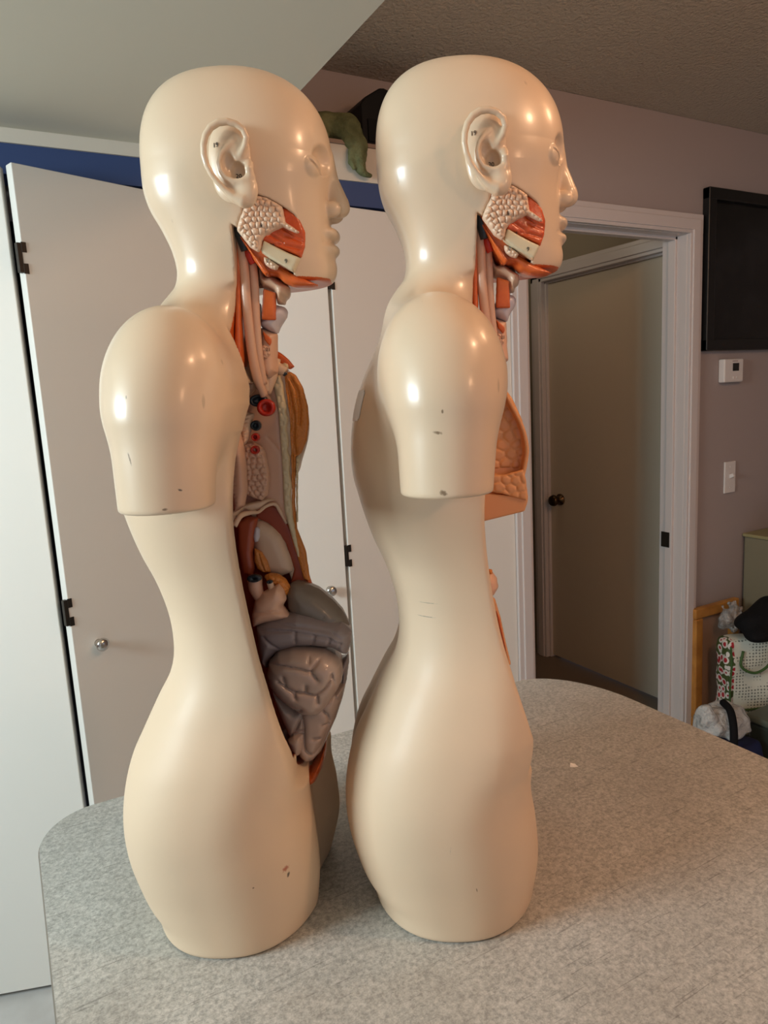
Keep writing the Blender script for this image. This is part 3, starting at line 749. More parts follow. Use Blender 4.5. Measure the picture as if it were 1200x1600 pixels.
def blob(name, P, y0, t, r, m, bump=None, h=.0012, back=None, tiltx=0., tiltz=0., z0=0., smooth=True):
    """pillow of outline P (torso x,z) centred on depth y0, half thickness t, edge rounding r; back = half thickness on the far side"""
    P = [tuple(p) for p in P]
    xs = np.array([p[0] for p in P]); zs = np.array([p[1] for p in P]); pad = 3*h
    gx = np.arange(xs.min()-pad, xs.max()+pad, h); gz = np.arange(zs.min()-pad, zs.max()+pad, h)
    X, Z = np.meshgrid(gx, gz, indexing='ij')
    d = -poly2d(X, Z, P)
    q = np.clip(d/r, -1, 1); prof = np.where(q > 0, np.sqrt(np.maximum(1-(1-np.clip(q, 0, 1))**2, 0)), q)
    H = prof*t
    if bump is not None:
        for b in (bump if isinstance(bump, (list, tuple)) else [bump]): H = H+np.where(d > 0, b(X, Z), 0)*np.clip(d/(.6*r), 0, 1)
    H = np.where(d > 0, np.maximum(H, .0002), H)
    Hb = prof*(t if back is None else back)
    yc = y0+tiltx*(X-xs.mean())+tiltz*(Z-zs.mean())
    mx = max(H.max(), Hb.max())+abs(tiltx)*np.ptp(xs)+abs(tiltz)*np.ptp(zs)+2*h
    gy = np.arange(y0-mx, y0+mx+h, h)
    Y = gy[None, :, None]; Hc = H[:, None, :]; Hbc = Hb[:, None, :]; yb = yc[:, None, :]
    V = np.where(Y < yb, (yb-Y)-Hc, (Y-yb)-Hbc)
    V = np.transpose(V, (0, 1, 2))
    co, Q = surface_nets(V.astype(float), gx, gy, gz)
    # one smoothing pass of the vertex grid
    for _ in range(2):
        acc = np.zeros_like(co); n = np.zeros(len(co))
        for a, b in ((0, 1), (1, 2), (2, 3), (3, 0)):
            np.add.at(acc, Q[:, a], co[Q[:, b]]); np.add.at(n, Q[:, a], 1); np.add.at(acc, Q[:, b], co[Q[:, a]]); np.add.at(n, Q[:, b], 1)
        co = .5*co+.5*acc/np.maximum(n, 1)[:, None]
    return (name, co, Q, m, smooth)
def tub(name, pts, rad, m, n=14):
    V, F = tube_geo(pts, rad, n); return (name, np.array(V), F, m, True)
def at3(px, py, lat, k=1):
    x, z = local(k, px, py, lat); return (x, lat, z)
def disc(name, px, py, lat, rx, rz, th, m, m2=None, hole=.45, k=1):
    """short cut vessel end: ring facing the open side"""
    x, z = local(k, px, py, lat); V = []; F = []; n = 24
    prof = [(1., th), (1., -.2*th), (.92, -th), (hole+.1, -th), (hole, -.6*th), (hole*.8, .1*th), (0.02, .1*th)]
    for r, h in prof:
        for i in range(n): a = 2*math.pi*i/n; V.append((x+rx*r*math.cos(a), lat+h, z+rz*r*math.sin(a)))
    for j in range(len(prof)-1):
        for i in range(n): F.append((j*n+i, (j+1)*n+i, (j+1)*n+(i+1) % n, j*n+(i+1) % n))
    F.append(tuple(range(n))); F.append(tuple(range((len(prof)-1)*n, len(prof)*n))[::-1])
    return (name, np.array(V), F, m, True)

A = lambda P, lat: outline(scaled(P, 5.4545, 340, 280), lat)      # neck region of the photograph
B_ = lambda P, lat: outline(scaled(P, 5.717, 340, 540), lat)      # chest region
C_ = lambda P, lat: outline(scaled(P, 3.3333, 340, 760), lat)     # belly region
E_ = lambda P, lat: outline(scaled(P, 7.0588, 390, 940), lat)
F_ = lambda P, lat: outline(scaled(P, 7.0588, 400, 1080), lat)
both = []      # neck and jaw pieces that both torsos show
LJ = -.052
both.append(blob('parotid_gland', A([(315, 128), (430, 152), (548, 226), (562, 300), (575, 360), (640, 400), (692, 440), (678, 456), (610, 430), (550, 402), (480, 440), (405, 490), (378, 530), (372, 590), (350, 625), (280, 584), (168, 440), (178, 385), (208, 292), (228, 212), (265, 132)], -.058), -.0555, .0085, .006, MG, pebbles(.0058, .0034, 5), .0008, back=.004, tiltx=.12))
both.append(blob('jawbone', A([(398, 522), (500, 575), (600, 622), (700, 660), (646, 790), (560, 745), (470, 695), (372, 625), (385, 570)], LJ), -.0475, .0085, .0016, MB, None, .0010, back=.004, tiltx=.22))
both.append(blob('submandibular_gland', A([(388, 655), (430, 670), (480, 700), (520, 735), (500, 772), (450, 760), (410, 735), (390, 700)], LJ), -.048, .0075, .004, MG, pebbles(.0046, .0028, 8), .0008, back=.004))
both.append(blob('cheek_muscle', A([(545, 232), (620, 250), (700, 330), (740, 440), (735, 560), (705, 660), (560, 600), (390, 540), (385, 480), (480, 420), (560, 380)], LJ), -.0475, .0055, .003, MFI, grooves([A([(560, 420), (640, 470), (720, 500)], LJ), A([(590, 480), (720, 530)], LJ), A([(520, 560), (640, 575), (700, 590)], LJ), A([(450, 480), (560, 540)], LJ)], .0022, .0014), .0009, back=.006, tiltx=.26))
both.append(blob('floor_of_mouth_muscle', A([(330, 590), (400, 640), (480, 690), (630, 790), (740, 838), (850, 886), (760, 908), (640, 905), (560, 872), (500, 815), (440, 806), (400, 822), (368, 765), (335, 690), (280, 600), (215, 470), (240, 480)], -.045), -.036, .0100, .004, MO, grooves([A([(500, 740), (650, 830), (800, 880)], -.045)], .001, .001), .0012, back=.03, tiltx=.16))
both.append(blob('digastric_band', A([(170, 455), (200, 460), (320, 640), (400, 740), (440, 800), (410, 825), (370, 780), (320, 690), (250, 590), (180, 500)], -.050), -.047, .006, .003, MO, None, .0010, back=.02))
both.append(blob('throat_tissue', A([(335, 640), (400, 825), (470, 818), (540, 870), (600, 905), (606, 960), (590, 1000), (565, 1015), (560, 1060), (500, 1055), (480, 960), (380, 925), (345, 860)], -.025), -.016, .020, .010, MT, grooves([A([(400, 850), (520, 930), (590, 960)], -.025), A([(440, 820), (560, 900)], -.025)], .0015, .0012), .0014, back=.030))
both.append(blob('thyroid_cartilage', A([(350, 1010), (365, 1195), (480, 1060), (560, 1082), (585, 1115), (578, 1165), (520, 1255), (500, 1312), (430, 1292), (355, 1250), (340, 1100)], -.022), -.012, .018, .010, MV, grooves([A([(360, 1250), (500, 1300)], -.022), A([(555, 1090), (575, 1160)], -.022)], .002, .0012), .0013, back=.020))
both.append(blob('throat_strap_muscle', A([(385, 928), (490, 965), (492, 1200), (370, 1195)], -.034), -.0315, .0022, .0015, MO, None, .0010, back=.010))
both.append(blob('windpipe', A([(360, 1255), (430, 1285), (498, 1312), (500, 1400), (497, 1540), (505, 1640), (440, 1700), (360, 1640), (350, 1400)], -.018), -.010, .014, .008, MP, None, .0013, back=.018))
both.append(blob('throat_muscle_patch', A([(380, 1288), (455, 1358), (458, 1390), (442, 1422), (400, 1372)], -.026), -.0245, .002, .001, MO, None, .0008, back=.004))
both.append(blob('thyroid_gland', A([(370, 1420), (400, 1410), (440, 1440), (450, 1490), (420, 1530), (375, 1515)], -.026), -.0245, .004, .003, MP, pebbles(.0045, .002, 4), .0008, back=.006))
both.append(blob('neck_muscle', A([(150, 480), (190, 470), (210, 800), (205, 1200), (215, 1527), (205, 1610), (150, 1610), (140, 1420), (150, 1000)], -.040), -.036, .008, .003, MO, None, .0012, back=.03))
both.append(tub('jugular_vein', [at3(374, 356, -.042), at3(378, 384, -.041), at3(382, 427, -.040), at3(386, 482, -.038), at3(393, 545, -.034), at3(402, 590, -.026), at3(413, 618, -.016)], [.0052, .0050, .0048, .0048, .0050, .0050, .0042], MP))
both.append(tub('carotid_artery', [at3(388, 380, -.036), at3(393, 400, -.036), at3(397, 440, -.034), at3(400, 500, -.032), at3(404, 550, -.029), at3(412, 600, -.020)], [.0040, .0042, .0045, .0045, .0044, .0040], MP))
both.append(tub('vein_end', [at3(371, 352, -.0475), at3(376, 366, -.0470), at3(383, 392, -.0455)], [.0050, .0058, .0040], MD))
both.append(tub('artery_end', [at3(384, 376, -.0425), at3(390, 398, -.0415), at3(396, 412, -.0400)], [.0034, .0050, .0034], MR))

left = []     # chest and belly pieces of the left torso
YW = .012
# far half of the front wall
WXF = tab([(.13, .088), (.25, .091), (.30, .090), (.3425, .0875), (.3545, .0835), (.382, .0775), (.413, .0735), (.4515, .0745), (.480, .0775), (.485, .0830), (.50, .0850), (.518, .0865), (.534, .0905), (.547, .0922), (.569, .0910), (.591, .0840), (.606, .0780), (.622, .0665), (.64, .052), (.66, .036)])
def wall_sdf(x, y, z):
    k = se2(x, y, -.10, WXF(z), BW(z)*.97+.0, 2.7)
    f = (k-1)*.09
    f = smin(f, ell(x, y, z, (.053, .042, .540), (.0435, .036, .056)), .012)
    f = smax(f, YW-y, .003)
    f = smax(f, (CUT(z)-.006)-x, .003)
    hol = smax((se2(x, y, -.12, WXF(z)-.013, BW(z)-.016, 2.6)-1)*.09, np.interp(z, [.36, .43], [.0, .0])*0+z-.435, .01)
    f = smax(f, -hol, .003)
    f = smax(f, .30-z, .003)
    return smax(f, z-.642+.25*(x-.04), .006)
wco, wQ = sdf_mesh(wall_sdf, (0, 0, .28), (.13, .14, .66), .0018, proj=2)
left.append(('front_chest_wall', wco, wQ, 'SKIN', True))
L0 = YW
left.append(blob('chest_lining', B_([(150, 80), (300, 100), (500, 240), (560, 300), (590, 480), (610, 700), (620, 1000), (630, 1300), (650, 1560), (600, 1560), (560, 1470), (480, 1420), (380, 1450), (300, 1500), (180, 1500), (110, 1560), (110, 900), (150, 600)], L0), L0, .004, .003, MP, grooves([B_([(450, 820), (520, 890), (570, 965)], L0), B_([(430, 400), (540, 560), (580, 960), (590, 1400)], L0)], .0012, .0011), .0013, back=.010))
left.append(blob('fatty_layer', B_([(600, 250), (650, 232), (700, 262), (765, 375), (808, 540), (818, 700), (800, 850), (748, 965), (703, 990), (700, 1100), (694, 1400), (715, 1640), (790, 1830), (830, 2100), (770, 2080), (700, 1830), (670, 1500), (664, 1250), (655, 900), (645, 640), (615, 420)], L0), L0-.001, .0045, .002, MF,
     grooves([B_([(600, 300), (650, 420), (690, 640), (685, 850), (700, 960)], L0), B_([(660, 300), (715, 400), (740, 560), (735, 700)], L0), B_([(630, 330), (655, 500), (665, 800), (680, 1200), (690, 1600)], L0)], .0035, .0016), .0011, back=.006))
left.append(blob('upper_chest_muscle', B_([(520, 40), (580, 75), (640, 128), (690, 190), (650, 215), (600, 195), (530, 150)], L0), L0-.001, .0040, .002, MO, None, .0010, back=.006))
left.append(blob('breastbone_edge', B_([(500, 268), (560, 265), (585, 335), (600, 460), (622, 560), (612, 600), (636, 650), (618, 740), (640, 860), (628, 930), (652, 1010), (645, 1130), (668, 1250), (655, 1330), (668, 1420), (676, 1540), (700, 1640), (730, 1800), (745, 1900), (715, 1880), (650, 1660), (600, 1480), (590, 1300), (575, 1000), (560, 820), (545, 600), (520, 450), (492, 330)], L0-.002), L0-.003, .0045, .0025, MC, pebbles(.0075, .0012, 11), .0011, back=.006))
left.append(tub('collar_vessel', [at3(430, 570, -.004), at3(438, 576, -.004), at3(446, 581, -.004)], [.0045, .0055, .0050], MT))
left.append(tub('vessel_tip', [at3(446, 581, -.0045), at3(442, 586, -.0045)], [.0035, .0025], MD))
left.append(blob('costal_end', B_([(575, 165), (605, 150), (640, 165), (645, 200), (620, 222), (590, 215)], L0), L0-.003, .004, .0025, MC, None, .0009, back=.004))
left.append(blob('rib_row', B_([(700, 1000), (735, 975), (742, 1010), (722, 1100), (718, 1300), (720, 1580), (704, 1580), (700, 1300)], L0-.001), L0-.0015, .0040, .0018, MC, grooves([B_([(690, 1010+i*38), (750, 990+i*38)], L0-.001) for i in range(15)], .0022, .0009), .0009, back=.004))
# big vessels and lung root
left.append(blob('lung_root_socket', B_([(165, 120), (240, 130), (310, 190), (345, 290), (330, 390), (270, 455), (200, 480), (140, 420), (120, 250)], -.010), -.004, .010, .006, MT,
     [bulge([B_([(175, 230), (230, 235), (280, 300), (270, 380), (210, 420), (160, 380), (150, 300), (175, 230)], -.010)], .0035, .004), grooves([B_([(170, 200), (250, 210), (315, 290), (300, 400), (240, 440)], -.010)], .0025, .0013)], .0011, back=.012))
left.append(tub('great_vessel', [at3(404, 560, -.010), at3(412, 590, -.009), at3(416, 612, -.007)], [.0060, .0065, .0050], MT))
left.append(tub('great_vessel', [at3(431, 560, -.004), at3(424, 588, -.006), at3(416, 614, -.006)], [.0055, .0065, .0050], MT))
left.append(blob('artery_patch', B_([(405, 182), (450, 150), (492, 130), (490, 215), (440, 250), (412, 275), (425, 380), (400, 310), (375, 240), (405, 270)], -.010), -.012, .0025, .001, MR, None, .0009, back=.004))
left.append(disc('cut_vein_ring', 403.8, 626, -.013, .0098, .0066, .004, MD, hole=.55))
left.append(disc('cut_artery_ring', 416, 637, -.016, .0098, .0092, .004, MR, hole=.5))
left.append(disc('small_vein_end', 400, 665, -.008, .0056, .0056, .004, MD, hole=.5))
left.append(disc('small_artery_end', 399.5, 683, -.008, .0044, .0044, .004, MR, hole=.45))
left.append(disc('small_artery_end', 399, 703, -.008, .0050, .0046, .004, MR, hole=.4))
left.append(blob('bronchus', B_([(190, 600), (250, 590), (320, 610), (300, 680), (290, 760), (260, 860), (225, 900), (200, 780), (185, 690)], -.012), -.006, .009, .005, MT, grooves([B_([(180, 640+i*36), (300, 600+i*36)], -.012) for i in range(8)], .0022, .0012), .0010, back=.010))
left.append(blob('lung_tissue', B_([(225, 880), (300, 860), (380, 900), (410, 930), (440, 1050), (460, 1200), (440, 1340), (390, 1390), (300, 1360), (245, 1330), (235, 1150), (215, 1000)], -.006), -.001, .0085, .006, MP, pebbles(.0068, .0032, 21), .0010, back=.010))
left.append(blob('pleura_fold', B_([(120, 700), (180, 760), (215, 900), (240, 1100), (250, 1300), (225, 1440), (140, 1500), (110, 1300), (110, 900)], -.030), -.022, .010, .006, MP, grooves([B_([(140, 1010+i*40), (165, 1000+i*40)], -.030) for i in range(12)], .0015, .0010), .0012, back=.016))
left.append(tub('diaphragm_rim', [at3(366, 822, -.040), at3(376, 806, -.034), at3(392, 801, -.020), at3(404, 800, -.008), at3(416, 791, 0.), at3(430, 788, .004), at3(438, 800, .008), at3(448, 818, .011)], [.0030, .0030, .0024, .0018, .0018, .0020, .0020, .0016], MT))
left.append(blob('diaphragm_membrane', B_([(130, 1600), (170, 1520), (240, 1460), (300, 1490), (370, 1470), (440, 1415), (510, 1410), (545, 1440), (520, 1400), (420, 1380), (250, 1420), (160, 1440), (110, 1500)], -.010), -.002, .006, .003, MT, None, .0011, back=.010, tiltx=.6))
# belly
left.append(blob('belly_lining', C_([(60, 250), (100, 160), (200, 110), (290, 95), (340, 130), (385, 240), (420, 370), (500, 560), (480, 900), (300, 900), (120, 760), (90, 500)], .035), .040, .010, .006, MBR, None, .0018, back=.008))
left.append(blob('diaphragm_pillar', C_([(100, 190), (150, 160), (205, 165), (190, 260), (180, 350), (190, 420), (180, 470), (130, 460), (105, 330)], -.004), .0, .008, .006, plastic('brick_muscle', srgb(176, 84, 52), .4), None, .0013, back=.02))
left.append(blob('belly_side_lining', C_([(285, 96), (330, 118), (385, 232), (425, 370), (505, 560), (440, 530), (380, 500), (398, 430), (352, 290), (262, 190), (200, 165), (200, 118)], .012), .0135, .0035, .0015, MBR, None, .0012, back=.004))
left.append(blob('belly_wall_muscle', C_([(385, 235), (420, 300), (455, 400), (500, 530), (470, 520), (430, 400), (400, 330), (375, 240)], .012), .012, .005, .003, MO, grooves([C_([(395, 260), (425, 350), (470, 500)], .012), C_([(405, 250), (445, 370), (485, 490)], .012)], .0018, .0011), .0011, back=.010))
left.append(blob('spleen', C_([(190, 172), (235, 175), (290, 205), (335, 250), (362, 310), (388, 372), (398, 425), (392, 445), (330, 468), (280, 462), (240, 440), (215, 380), (190, 330), (182, 250)], .012), .014, .013, .014, MT, None, .0013, back=.014))
left.append(blob('pale_nodule', C_([(190, 218), (205, 212), (218, 225), (218, 262), (208, 290), (190, 294), (182, 262)], -.004), -.001, .004, .004, MV, None, .0008, back=.006))
left.append(blob('kidney_fat', C_([(190, 325), (228, 345), (258, 395), (274, 448), (240, 452), (205, 432), (188, 390)], -.004), -.001, .005, .004, MF, grooves([C_([(230, 352), (250, 400), (262, 445)], -.004), C_([(215, 350), (228, 400), (245, 440)], -.004)], .0018, .001), .0009, back=.008))
left.append(tub('vein_trunk', [at3(398, 906, -.020), at3(400, 920, -.020), at3(408, 940, -.018)], [.0082, .0078, .0050], MP))
left.append(disc('dark_vein_opening', 397.5, 903.5, -.028, .0082, .0042, .0030, MD, hole=.2))
left.append(tub('small_duct', [at3(421, 908, -.022), at3(424, 918, -.021), at3(425, 926, -.02)], [.0036, .0036, .003], MT))
left.append(disc('small_vein_opening', 421.5, 909, -.0262, .0034, .0019, .0022, MD, hole=.2))
left.append(blob('pancreas', C_([(236, 472), (268, 458), (310, 462), (352, 492), (374, 530), (370, 560), (350, 580), (325, 556), (300, 520), (258, 505)], -.016), -.010, .009, .006, MF, pebbles(.0075, .0022, 31), .0010, back=.010))
left.append(blob('duodenum', C_([(176, 745), (168, 690), (185, 610), (232, 560), (310, 520), (336, 550), (352, 600), (332, 636), (352, 664), (374, 692), (330, 705), (240, 722)], -.030), -.020, .014, .012, MP, grooves([C_([(190, 662), (260, 652), (326, 652)], -.030), C_([(326, 640), (345, 690)], -.030)], .003, .0015), .0013, back=.020))
LI = -.040
left.append(blob('taupe_bowel_dome', C_([(352, 560), (370, 520), (400, 506), (450, 515), (520, 545), (590, 600), (650, 665), (682, 730), (688, 790), (684, 850), (600, 800), (480, 740), (400, 700), (385, 690), (360, 640)], -.012), -.002, .024, .022, MGY, grooves([E_([(790, 180), (830, 140)], -.012), E_([(870, 240), (930, 190), (990, 190)], -.012)], .0015, .0012), .0014, back=.040))
left.append(blob('transverse_colon', C_([(180, 755), (240, 722), (330, 700), (400, 684), (470, 696), (560, 726), (640, 745), (688, 790), (684, 850), (672, 905), (640, 900), (590, 870), (480, 860), (400, 862), (300, 890), (250, 940), (236, 990), (205, 940), (188, 850)], LI), -.016, .026, .018, MGV,
     grooves([E_([(20, 345), (200, 335), (450, 330), (700, 375), (870, 410), (1000, 480), (1090, 520)], LI), E_([(280, 270), (600, 290), (880, 345), (1000, 430), (1095, 440)], LI), E_([(150, 400), (240, 480), (330, 550)], LI), E_([(500, 350), (500, 540)], LI), E_([(712, 385), (700, 450), (655, 530)], LI), E_([(878, 420), (860, 500), (820, 570)], LI), E_([(960, 560), (1000, 480)], LI)], .0028, .0016), .0013, back=.050))
gl = [E_([(210, 690), (400, 680), (550, 700), (690, 735), (760, 640), (820, 575)], LI), E_([(690, 735), (760, 820)], LI), E_([(390, 790), (420, 900), (500, 950), (620, 960), (740, 990), (830, 930), (900, 840), (920, 770)], LI), E_([(510, 960), (522, 1020)], LI),
      E_([(330, 840), (420, 900)], LI), E_([(760, 1000), (765, 1080)], LI), E_([(640, 890), (635, 945)], LI), E_([(660, 590), (665, 640)], LI), F_([(420, 230), (515, 170)], LI), E_([(910, 790), (950, 900), (930, 1060)], LI)]
left.append(blob('small_intestine', E_([(168, 830), (195, 700), (300, 580), (450, 542), (640, 542), (820, 568), (930, 630), (1000, 720), (1015, 820), (1005, 920), (960, 1020), (900, 1110), (840, 1200), (760, 1275), (660, 1290), (560, 1270), (440, 1195), (290, 1080), (195, 950)], LI), -.026, .028, .020, MGP, [bulge(gl, .0042, .007), grooves(gl, .0020, .0012)], .0012, back=.060))
gl2 = [F_([(500, 290), (520, 400), (530, 600), (540, 680), (620, 740), (700, 660), (770, 500), (800, 350), (780, 280), (740, 240)], LI), F_([(850, 60), (880, 130), (920, 180)], LI), F_([(630, 550), (690, 548)], LI), F_([(740, 400), (790, 400)], LI), F_([(490, 320), (440, 430), (380, 520)], LI), F_([(430, 470), (510, 455)], LI), F_([(420, 500), (510, 490)], LI)]
left.append(blob('lower_intestine', F_([(110, -20), (250, 90), (420, 220), (620, 100), (850, 40), (960, 20), (930, 180), (860, 400), (770, 600), (700, 760), (620, 850), (520, 870), (440, 800), (340, 600), (220, 350), (140, 120)], LI), -.012, .026, .014, MGP, [bulge(gl2, .0035, .007), grooves(gl2, .0022, .0013)], .0012, back=.050))
left.append(blob('right_colon', E_([(900, 600), (1010, 680), (1082, 600), (1088, 700), (1060, 900), (1020, 1080), (985, 1190), (940, 1180), (920, 1090), (1005, 930), (1015, 800)], -.01), -.002, .022, .012, MGV, grooves([E_([(1060, 640), (1050, 800), (1000, 1100)], -.01), E_([(1000, 690), (1060, 640)], -.01)], .002, .0014), .0013, back=.040))
left.append(blob('appendix', F_([(330, 590), (400, 540), (470, 540), (505, 600), (508, 680), (470, 750), (420, 770), (370, 700)], LI-.006), -.034, .010, .009, MGP, None, .0010, back=.010))
left.append(blob('pelvic_floor_muscle', C_([(420, 1420), (480, 1490), (535, 1400), (562, 1345), (557, 1420), (540, 1480), (515, 1535), (475, 1560), (440, 1500)], -.012), -.002, .022, .008, MO, grooves([C_([(440, 1490), (500, 1500), (540, 1450)], -.012), C_([(450, 1520), (500, 1525), (545, 1480)], -.012)], .002, .0014), .0012, back=.040))

right = []
RXF = tab([(.41, .086), (.43, .0900), (.44, .0932), (.447, .0940), (.458, .0912), (.466, .0905), (.48, .0935), (.498, .0962), (.515, .0940), (.528, .0900), (.553, .0780), (.574, .0680), (.60, .052), (.63, .035)])
def breast_sdf(x, y, z):
    k = se2(x, y, -.06, RXF(z), .105, 2.3); f = (k-1)*.08
    f = smin(f, ell(x, y, z, (.050, .055, .495), (.042, .042, .052)), .015)
    f = smax(f, .004-y, .003); f = smax(f, CUT(z)-.012-x, .004)
    f = smax(f, .4215+.20*(x-.048)+.0-z, .002); f = smax(f, z-.605, .004)
    inner = smax((se2(x, y, -.06, RXF(z)-.0048, .098, 2.3)-1)*.08, np.maximum(.452-.15*(x-.05)-z, y-.016), .004)
    return smax(f, -inner, .002)
rco, rQ = sdf_mesh(breast_sdf, (0, -.01, .40), (.12, .13, .63), .0016, proj=2)
right.append(('breast_shell', rco, rQ, MHC, True))
def Rr(P, lat): return outline(scaled(P, 3.4286, 530, 500), lat, 2)
def honey(X, Z): return pebbles(.0125, .0016, 17)(X, Z)
right.append(blob('breast_fatty_tissue', Rr([(800, 420), (880, 350), (930, 420), (985, 540), (1000, 640), (995, 730), (975, 800), (900, 800), (810, 800), (780, 780)], .015), .0185, .0040, .003, MHC, honey, .0011, back=.006))
right.append(blob('breast_lower_fat', Rr([(790, 822), (880, 830), (985, 800), (1000, 850), (1008, 920), (1004, 968), (940, 950), (870, 930), (800, 918)], .004), .0045, .0035, .0022, MHC, pebbles(.0110, .0016, 9), .0010, back=.004))
def Rb(P, lat): return outline(scaled(P, 3.4286, 530, 830), lat, 2)
right.append(blob('stomach_end', Rb([(790, 225), (820, 222), (850, 262), (858, 310), (835, 350), (800, 372), (760, 340), (760, 260)], -.040), -.030, .016, .012, MP, None, .0012, back=.020))
right.append(blob('organ_tip', Rb([(800, 210), (822, 212), (826, 236), (800, 245)], -.040), -.034, .006, .004, MF, None, .0009, back=.006))
right.append(blob('belly_muscle_strip', Rb([(815, 355), (838, 370), (868, 470), (895, 600), (925, 725), (905, 720), (880, 620), (830, 500), (800, 400)], -.050), -.044, .007, .003, MHC, grooves([Rb([(835, 400), (870, 520), (910, 700)], -.050)], .0025, .0012), .0010, back=.010))
right.append(blob('belly_muscle_core', Rb([(840, 420), (862, 470), (885, 590), (905, 680), (880, 600), (850, 500)], -.053), -.0505, .0030, .0015, MO, None, .0008, back=.004))

right.append(blob('belly_organs', [(-.035, .20), (-.005, .185), (.030, .20), (.036, .25), (.024, .30), (.020, .36), (.022, .40), (.0, .425), (-.03, .42), (-.045, .35), (-.042, .26)], -.004, .060, .020, MP, [pebbles(.030, .007, 12)], .0020, back=.060))
right.append(blob('chest_organs', [(-.045, .44), (-.01, .425), (.020, .435), (.026, .48), (.020, .54), (.0, .575), (-.03, .575), (-.05, .52)], -.004, .058, .022, MT, [pebbles(.016, .004, 14)], .0020, back=.058))
NUM = [('19', 342.6, 234.5, 5.2), ('20', 374, 277, 5.2), ('16', 406.5, 349.5, 4.6), ('15', 421, 376.5, 4.6), ('9', 442.8, 403.5, 5.2), ('17', 419, 409.5, 4.8), ('21', 412, 544, 4.6)]
def build_torso(k, pieces, label):
    C, u, v = tor_axes(k)
    t = empty('anatomical_torso', tuple(C), label, 'anatomical model', 'life-size anatomical torsos')
    t.matrix_world = Matrix(((u[0], v[0], 0, C[0]), (u[1], v[1], 0, C[1]), (0, 0, 1, C[2]), (0, 0, 0, 1)))
    sg = 1. if k == 1 else 1/3.
    def W(co):
        c = np.array(co, float).copy(); c[:, 0] += sg*warp(c[:, 2])
        if k == 1: c[:, 0] += .015*np.clip(c[:, 1]/.05, 0, 1)*np.clip((c[:, 0]-.02)/.06, 0, 1)*np.interp(c[:, 2], [.0, .06, .16, .24], [.35, .9, 1, 0])
        else: c[:, 0] += np.clip((c[:, 0])/.03, 0, 1)*np.interp(c[:, 2], [.12, .165, .21, .27, .34, .44], [0, .002, .009, .005, .003, 0])
        return c
    def U(co):      # pieces outlined on the left torso are already warped
        c = np.array(co, float).copy(); c[:, 0] += (sg-1)*warp(c[:, 2]); return c
    b = make('body_shell', W(BODY['co']), BODY['Q'], [SK[k], MBR if k == 1 else MHC, MO], t, True, BODY['mi'])
    e = make('ear', W(eco), eQ, SK[k], t, True)
    objs = []
    for (n, co, Q, m, sm) in both: objs.append(make(n, U(co), Q, m, t, sm))
    for (n, co, Q, m, sm) in pieces: objs.append(make(n, co, Q, SK[k] if m == 'SKIN' else m, t, sm))
    # printed numbers
    trees = [BVHTree.FromPolygons([q.co for q in o.data.vertices], [tuple(p.vertices) for p in o.data.polygons]) for o in [b, e]+objs[:17]]
    par = [b, e]+objs[:17]
    for (s, px, py, hh) in NUM:
        x, z = local(1, px, py, -.07 if hh > 5 or s in '1615' else -.05)
        x += (sg-1)*float(warp(z))
        best = None
        for tr, o in zip(trees, par):
            r = tr.ray_cast(Vector((x, -.3, z)), Vector((0, 1, 0)))
            if r[0] is not None and (best is None or r[0].y < best[0].y): best = (r[0], r[1], o)
        if best is None: continue
        cu = bpy.data.curves.new('number_mark', 'FONT'); cu.body = s; cu.size = hh*.001*1.12; cu.align_x = 'CENTER'; cu.align_y = 'CENTER'; cu.extrude = .00012; cu.resolution_u = 3
        to = bpy.data.objects.new('number_mark', cu); COL.objects.link(to)
        dg = bpy.context.evaluated_depsgraph_get(); me = bpy.data.meshes.new_from_object(to.evaluated_get(dg)); bpy.data.objects.remove(to)
        me.materials.clear(); me.materials.append(INK)
        no = best[1]; no = -no if no.y > 0 else no
        zax = no.normalized(); xax = (Vector((1, 0, 0))-zax*zax.x).normalized(); yax = zax.cross(xax)
        R = Matrix((xax, yax, zax)).transposed().to_4x4(); R.translation = best[0]+zax*.0005
        me.transform(R)
        o = bpy.data.objects.new('number_mark', me); COL.objects.link(o); o.parent = best[2]; o['label'] = 'small black printed number '+s
    return t, b
t1, b1 = build_torso(1, left, 'cream plastic anatomical torso on the left, with grey intestines and an open chest showing organs')
t2, b2 = build_torso(2, right, 'cream plastic anatomical torso on the right, nearer the doorway, with a peach honeycombed breast piece')
# paper sticker on the right torso's back
def sticker():
    P = [(567, 612), (573, 610), (576, 616), (576, 640), (571, 656), (563, 652), (560, 640), (562, 622)]
    V = []; F = []
    nu, nv = 10, 14
    c0 = local(2, 568, 610, -.03); c1 = local(2, 566, 656, -.03)
    for j in range(nv+1):
        for i in range(nu+1):
            z = c1[1]+(c0[1]-c1[1])*j/nv; yy = -.066+.032*i/nu
            r = body_bvh.ray_cast(Vector((-.3, yy, z)), Vector((1, 0, 0)))
            p = r[0]+r[1]*(.0006 if r[1].x < 0 else -.0006); V.append(p)
    n = len(V)
    V = V+[p+Vector((.0004, 0, 0)) for p in V]
    w = nu+1
    for j in range(nv):
        for i in range(nu):
            if (i, j) in ((0, 0), (nu-1, nv-1), (0, nv-1), (nu-1, 0), (nu-1, 1)): continue
            a = j*w+i; F.append((a, a+w, a+w+1, a+1)); F.append((n+a, n+a+1, n+a+w+1, n+a+w))
    return V, F
V, F = sticker()
make('paper_sticker', V, F, M['paper'], t2, True)['label'] = 'torn white paper sticker on the upper back'

